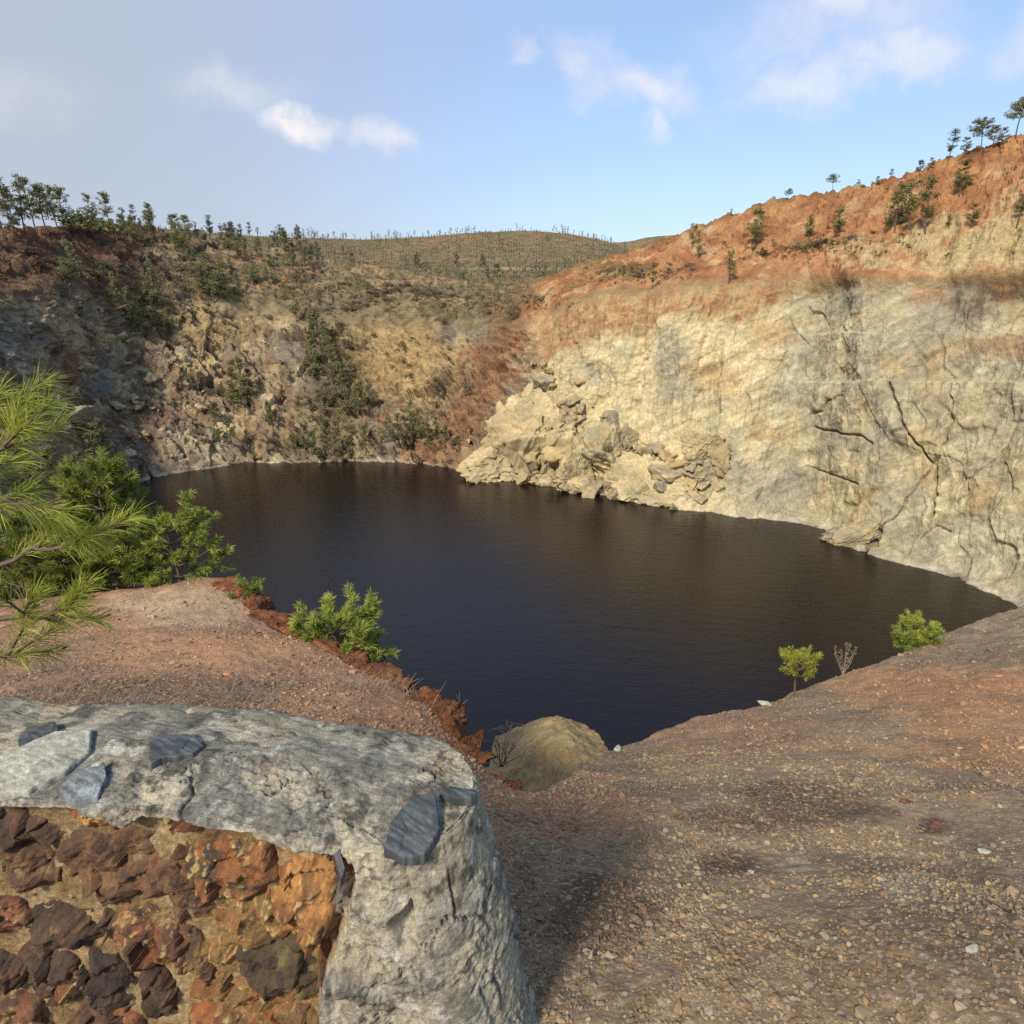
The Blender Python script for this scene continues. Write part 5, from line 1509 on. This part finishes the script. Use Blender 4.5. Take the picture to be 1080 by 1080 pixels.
def build_near_plants():
    p = lip_point(118, .35, .35); young_pine("pine_tree", p + np.array([-.0, .1, -.3]), 1.95, .46, 31, 'pine_mid', "tall young pine behind the stony ledge, upright candle shoots, left of the smaller one", nl=.10, shoots=(9, 6), per=120, wneed=.007, crown0=.25)
    p = lip_point(186, .3, .3); young_pine("pine_tree", p + np.array([0, .05, -.2]), 1.12, .52, 32, 'pine_mid', "small open young pine at the ledge top, gaps between its tufts", nl=.09, shoots=(6, 5), per=100, wneed=.007, crown0=.22)
    p = lip_point(62, .3, .3); young_pine("pine_tree", p + np.array([0, .2, -.2]), 1.15, .5, 37, 'pine_mid', "young pine half hidden behind the near pine branches", nl=.10, shoots=(6, 5), per=90, wneed=.007, crown0=.2)
    p = lip_point(12, .3, .3); young_pine("pine_tree", p + np.array([0, .2, -.2]), 1.25, .5, 38, 'pine_mid', "young pine at the left frame edge behind the near boughs", nl=.10, shoots=(6, 5), per=90, wneed=.007, crown0=.2)
    p = at_r(358., 716., 6.3); young_pine("pine_tree", p - np.array([0, 0, .35]), .92, .46, 33, 'pine_mid', "round pine bush growing out below the ledge edge over the water", nl=.09, shoots=(6, 6), per=100, wneed=.007, crown0=.25, lean=(.05, 0))
    p = at_r(838., 730., 9.9); p[2] = float(ground_z(p[0], p[1])) - .02
    young_pine("pine_sapling", p, .62, .24, 34, 'pine_near', "small yellow-green pine sapling on a bare stem at the slope's edge", nl=.075, shoots=(3, 4), per=70, wneed=.007, crown0=.52, cat="pine sapling")
    p = at_r(965., 686., 14.2); p[2] = float(ground_z(p[0], p[1])) - .25
    young_pine("pine_bush", p, .62, .32, 35, 'pine_mid', "green pine bush peeping over the right-hand slope edge", nl=.11, shoots=(4, 5), per=70, wneed=.009, crown0=.1, cat="pine bush")
    p = lip_point(262, .15, .1); young_pine("pine_sapling", p + np.array([0, 0, -.2]), .42, .16, 39, 'pine_mid', "tiny pine sapling at the rust-red corner of the ledge", nl=.07, shoots=(3, 3), per=50, wneed=.006, crown0=.3, cat="pine sapling")
    # leafy weed on the slope edge
    rng = np.random.default_rng(41)
    p = at_r(888., 716., 11.6); p[2] = float(ground_z(p[0], p[1]))
    root = empty("tall_weed", tuple(p)); tag(root, "thin grey-green weed with small seed heads at the slope's edge, right of the sapling", "weed")
    st = Acc(); cs = []
    for k in range(7):
        e = np.array([rng.normal(0, .13), rng.normal(0, .08), rng.uniform(.35, .62)])
        pts = np.stack([[0, 0, 0], e * .5 + [rng.normal(0, .02), 0, 0], e]); st.add(*tube(pts, [.006, .005, .003], 4))
        for t in (.3, .5, .65, .8, .9, 1.): cs.append(e * t)
    link("stem", st.mesh("stem", M['twig']), root)
    a = Acc(); a.add(*leaves(np.array(cs), 7, np.full(len(cs), .04), .020, rng, .2)); link("leaf_cluster", a.mesh("leaf_cluster", M['shrub']), root)
    # bare twigs on the mound and dry stalks
    c = at_r(530., 797., 6.2)
    a = Acc()
    for k in range(9):
        e = np.array([rng.normal(0.02, .22), rng.normal(0, .1), rng.uniform(.25, .52)])
        m_ = e * .5 + rng.normal(0, .03, 3); a.add(*tube(np.stack([[rng.normal(0, .05), 0, 0], m_, e]), [.006, .005, .002], 4))
        for q in range(4):
            t = rng.uniform(.4, .95); s = e * t; a.add(*tube(np.stack([s, s + np.array([rng.normal(0, .08), 0, .07]) * 1.0, s + np.array([rng.normal(0, .14), 0, .13])]), [.003, .0025, .0015], 3))
    o = link("bare_shrub", a.mesh("bare_shrub", M['twig'])); o.location = c - np.array([0, 0, .15]); tag(o, "leafless pale twigs of a dead shrub on the mound above the water", "shrub")
    for (px, py, r, n, h, lab, sx) in [(395, 726, 4.6, 170, .14, "tangle of dry grey-brown stalks near the ledge edge", .28), (110, 733, 4.7, 420, .11, "wide patch of dry brown weeds behind the wall", .9), (585, 812, 5.9, 90, .10, "thin dry grass on the small mound", .4)]:
        p = at_r(float(px), float(py), r)
        a = Acc(); bx = p[0] + rng.normal(0, sx, n); by = p[1] + rng.normal(0, sx * .35, n)
        bz = ground_z(bx, by) if px != 585 else np.full(n, p[2] - .1)
        for k in range(n):
            b0 = np.array([bx[k], by[k], bz[k]]); e = np.array([rng.normal(0, .6), rng.normal(0, .6), rng.uniform(.4, 1.)]) * h
            a.add(*tube(np.stack([b0, b0 + e * .5 + rng.normal(0, .01, 3), b0 + e]), [.002, .0017, .0008], 3))
        o = link("dry_grass", a.mesh("dry_grass", M['dry'])); tag(o, lab, "dry grass", kind="stuff")
    # near pine: trunk stands left of the frame, its boughs reach in
    rng = np.random.default_rng(52)
    base = at_r(-175., 900., 2.5); base[2] = float(ground_z(base[0], base[1])) - .05
    root = empty("pine_tree", tuple(base)); tag(root, "near pine whose long-needled boughs reach in from the left edge", "pine tree")
    top = at_r(-150., 380., 2.7)
    tp = np.stack([base, base * .66 + top * .34 + [.03, 0, 0], base * .33 + top * .67, top]) - base
    tr = Acc(); tr.add(*tube(tp, [.06, .05, .035, .012], 10)); link("trunk", tr.mesh("trunk", M['bark'], True), root)
    br = Acc(); sb = []; sd = []; sl = []
    boughs = [  # list of (px,py,r) control points, end tuft count
        ([(-150, 640, 2.6), (-40, 615, 2.4), (30, 584, 2.3), (66, 576, 2.25), (92, 566, 2.2)], 8, 1.0),
        ([(-150, 540, 2.6), (-60, 505, 2.4), (-10, 482, 2.3), (20, 458, 2.25)], 8, 1.1),
        ([(-150, 650, 2.6), (-30, 655, 2.35), (20, 650, 2.25), (48, 648, 2.2), (64, 654, 2.2)], 9, .8),
        ([(-140, 480, 2.65), (-50, 450, 2.5), (10, 430, 2.4)], 6, 1.0),
        ([(-150, 720, 2.5), (-60, 700, 2.35), (-5, 690, 2.3), (18, 688, 2.3)], 6, .7),
        ([(-150, 560, 2.5), (-70, 530, 2.3), (-15, 525, 2.25), (14, 530, 2.2)], 6, 1.0),
    ]
    for pts, nt_, k_ in boughs:
        pts = np.array(pts, float); Pc = at_r(pts[:, 0], pts[:, 1], pts[:, 2]) - base
        t = np.linspace(0, len(pts) - 1, 14); Pd = np.stack([np.interp(t, np.arange(len(pts)), Pc[:, q]) for q in range(3)], -1); Pd = gsmooth(Pd, .9); Pd[1:-1] += rng.normal(0, .006, (12, 3))
        br.add(*tube(Pd, np.linspace(.011, .0035, 14), 6))
        for q in range(nt_):
            f = .42 + .58 * (q / max(1, nt_ - 1)); x = f * 13; i0 = min(int(x), 12); pp = Pd[i0] + (Pd[i0 + 1] - Pd[i0]) * (x - i0)
            d0 = Pd[i0 + 1] - Pd[i0]; d0 /= np.linalg.norm(d0)
            sidev = rng.normal(0, .55, 3) if q < nt_ - 1 else np.zeros(3)
            dd = d0 + sidev + np.array([0, 0, .25]); dd /= np.linalg.norm(dd)
            L_ = rng.uniform(.06, .15) if q < nt_ - 1 else .12
            br.add(*tube(np.stack([pp, pp + dd * L_ * .5, pp + dd * L_]), [.004, .0035, .0028], 5))
            sb.append(pp + dd * L_ * .15); sd.append(dd); sl.append(L_ * .95)
    link("branches", br.mesh("branches", M['bark'], True), root)
    V, F = needles(np.array(sb), np.array(sd), np.array(sl), 85, .09, .0020, rng, .9)
    link("crown", mesh_np("crown", V, F, M['pine_near'], smooth=False), root)


_old_mesh = Acc.mesh


def _acc_mesh(s, name, mat, smooth=False):
    return _old_mesh(s, name, mat, smooth)


build_near_plants()


def build_small_stones():
    rng = np.random.default_rng(61)
    protos = [rock_mesh("stone_chip", 900 + i, M['pebble'], lin(a), lin(b), 12, (1, .8, .5), nz=.1) for i, (a, b) in enumerate([((222, 212, 196), (196, 180, 158)), ((170, 140, 112), (140, 110, 90)), ((150, 92, 66), (120, 76, 58)), ((140, 134, 128), (110, 104, 98))])]
    fixed = [(808, 743, .13, 0, "white stone lying alone on the slope's edge above the water"), (650, 791, .07, 0, "white stone at the tip of the slope beside the mound"), (1022, 1004, .028, 0, "long pale stone chip low on the right-hand gravel"), (985, 872, .045, 2, "reddish flat stone in the gravel right of centre"),
             (905, 824, .045, 1, "buff stone in the gravel below the orange soil"), (955, 848, .035, 2, "rusty stone beside the thin stick"), (1040, 900, .026, 0, "pale pebble near the right edge of the gravel")]
    for (px, py, s, k, lab) in fixed:
        p = at_r(float(px), float(py), 3.); d = p - np.array([0, 0, CAM_Z])
        # march the sight line down to the ground
        t = np.linspace(.2, 8, 1600); q = np.array([0, 0, CAM_Z]) + d[None] * t[:, None]; g = ground_z(q[:, 0], q[:, 1]); hit = np.argmax(q[:, 2] < g)
        if hit == 0: q_ = at_r(float(px), float(py), np.interp(px, LIP[:, 0], LIP[:, 2]))
        else: q_ = q[hit]
        place_rock("stone", protos[k], q_ + np.array([0, 0, s * .1]), s, (.1, .05, rng.uniform(0, 6)), lab, "stone")
    # thin stick
    for (px, py, L_, a, lab) in [(988, 834, .35, .3, "thin dark stick lying on the gravel"), (1052, 958, .12, 1.2, "short pale twig on the gravel near the right edge")]:
        p = at_r(float(px), float(py), 3.); d = p - np.array([0, 0, CAM_Z]); t = np.linspace(.2, 5, 1200); q = np.array([0, 0, CAM_Z]) + d[None] * t[:, None]; hit = np.argmax(q[:, 2] < ground_z(q[:, 0], q[:, 1])); p = q[hit]
        xs = np.linspace(-.5, .5, 9) * L_; X = p[0] + xs * math.cos(a); Y = p[1] + xs * math.sin(a) + .01 * np.sin(xs * 30); Z = ground_z(X, Y) + .012
        a_ = Acc(); a_.add(*tube(np.stack([X, Y, Z], -1), np.linspace(.006, .003, 9), 6)); o = link("stick", a_.mesh("stick", M['bark'] if L_ > .2 else M['twig'])); tag(o, lab, "stick")


build_small_stones()
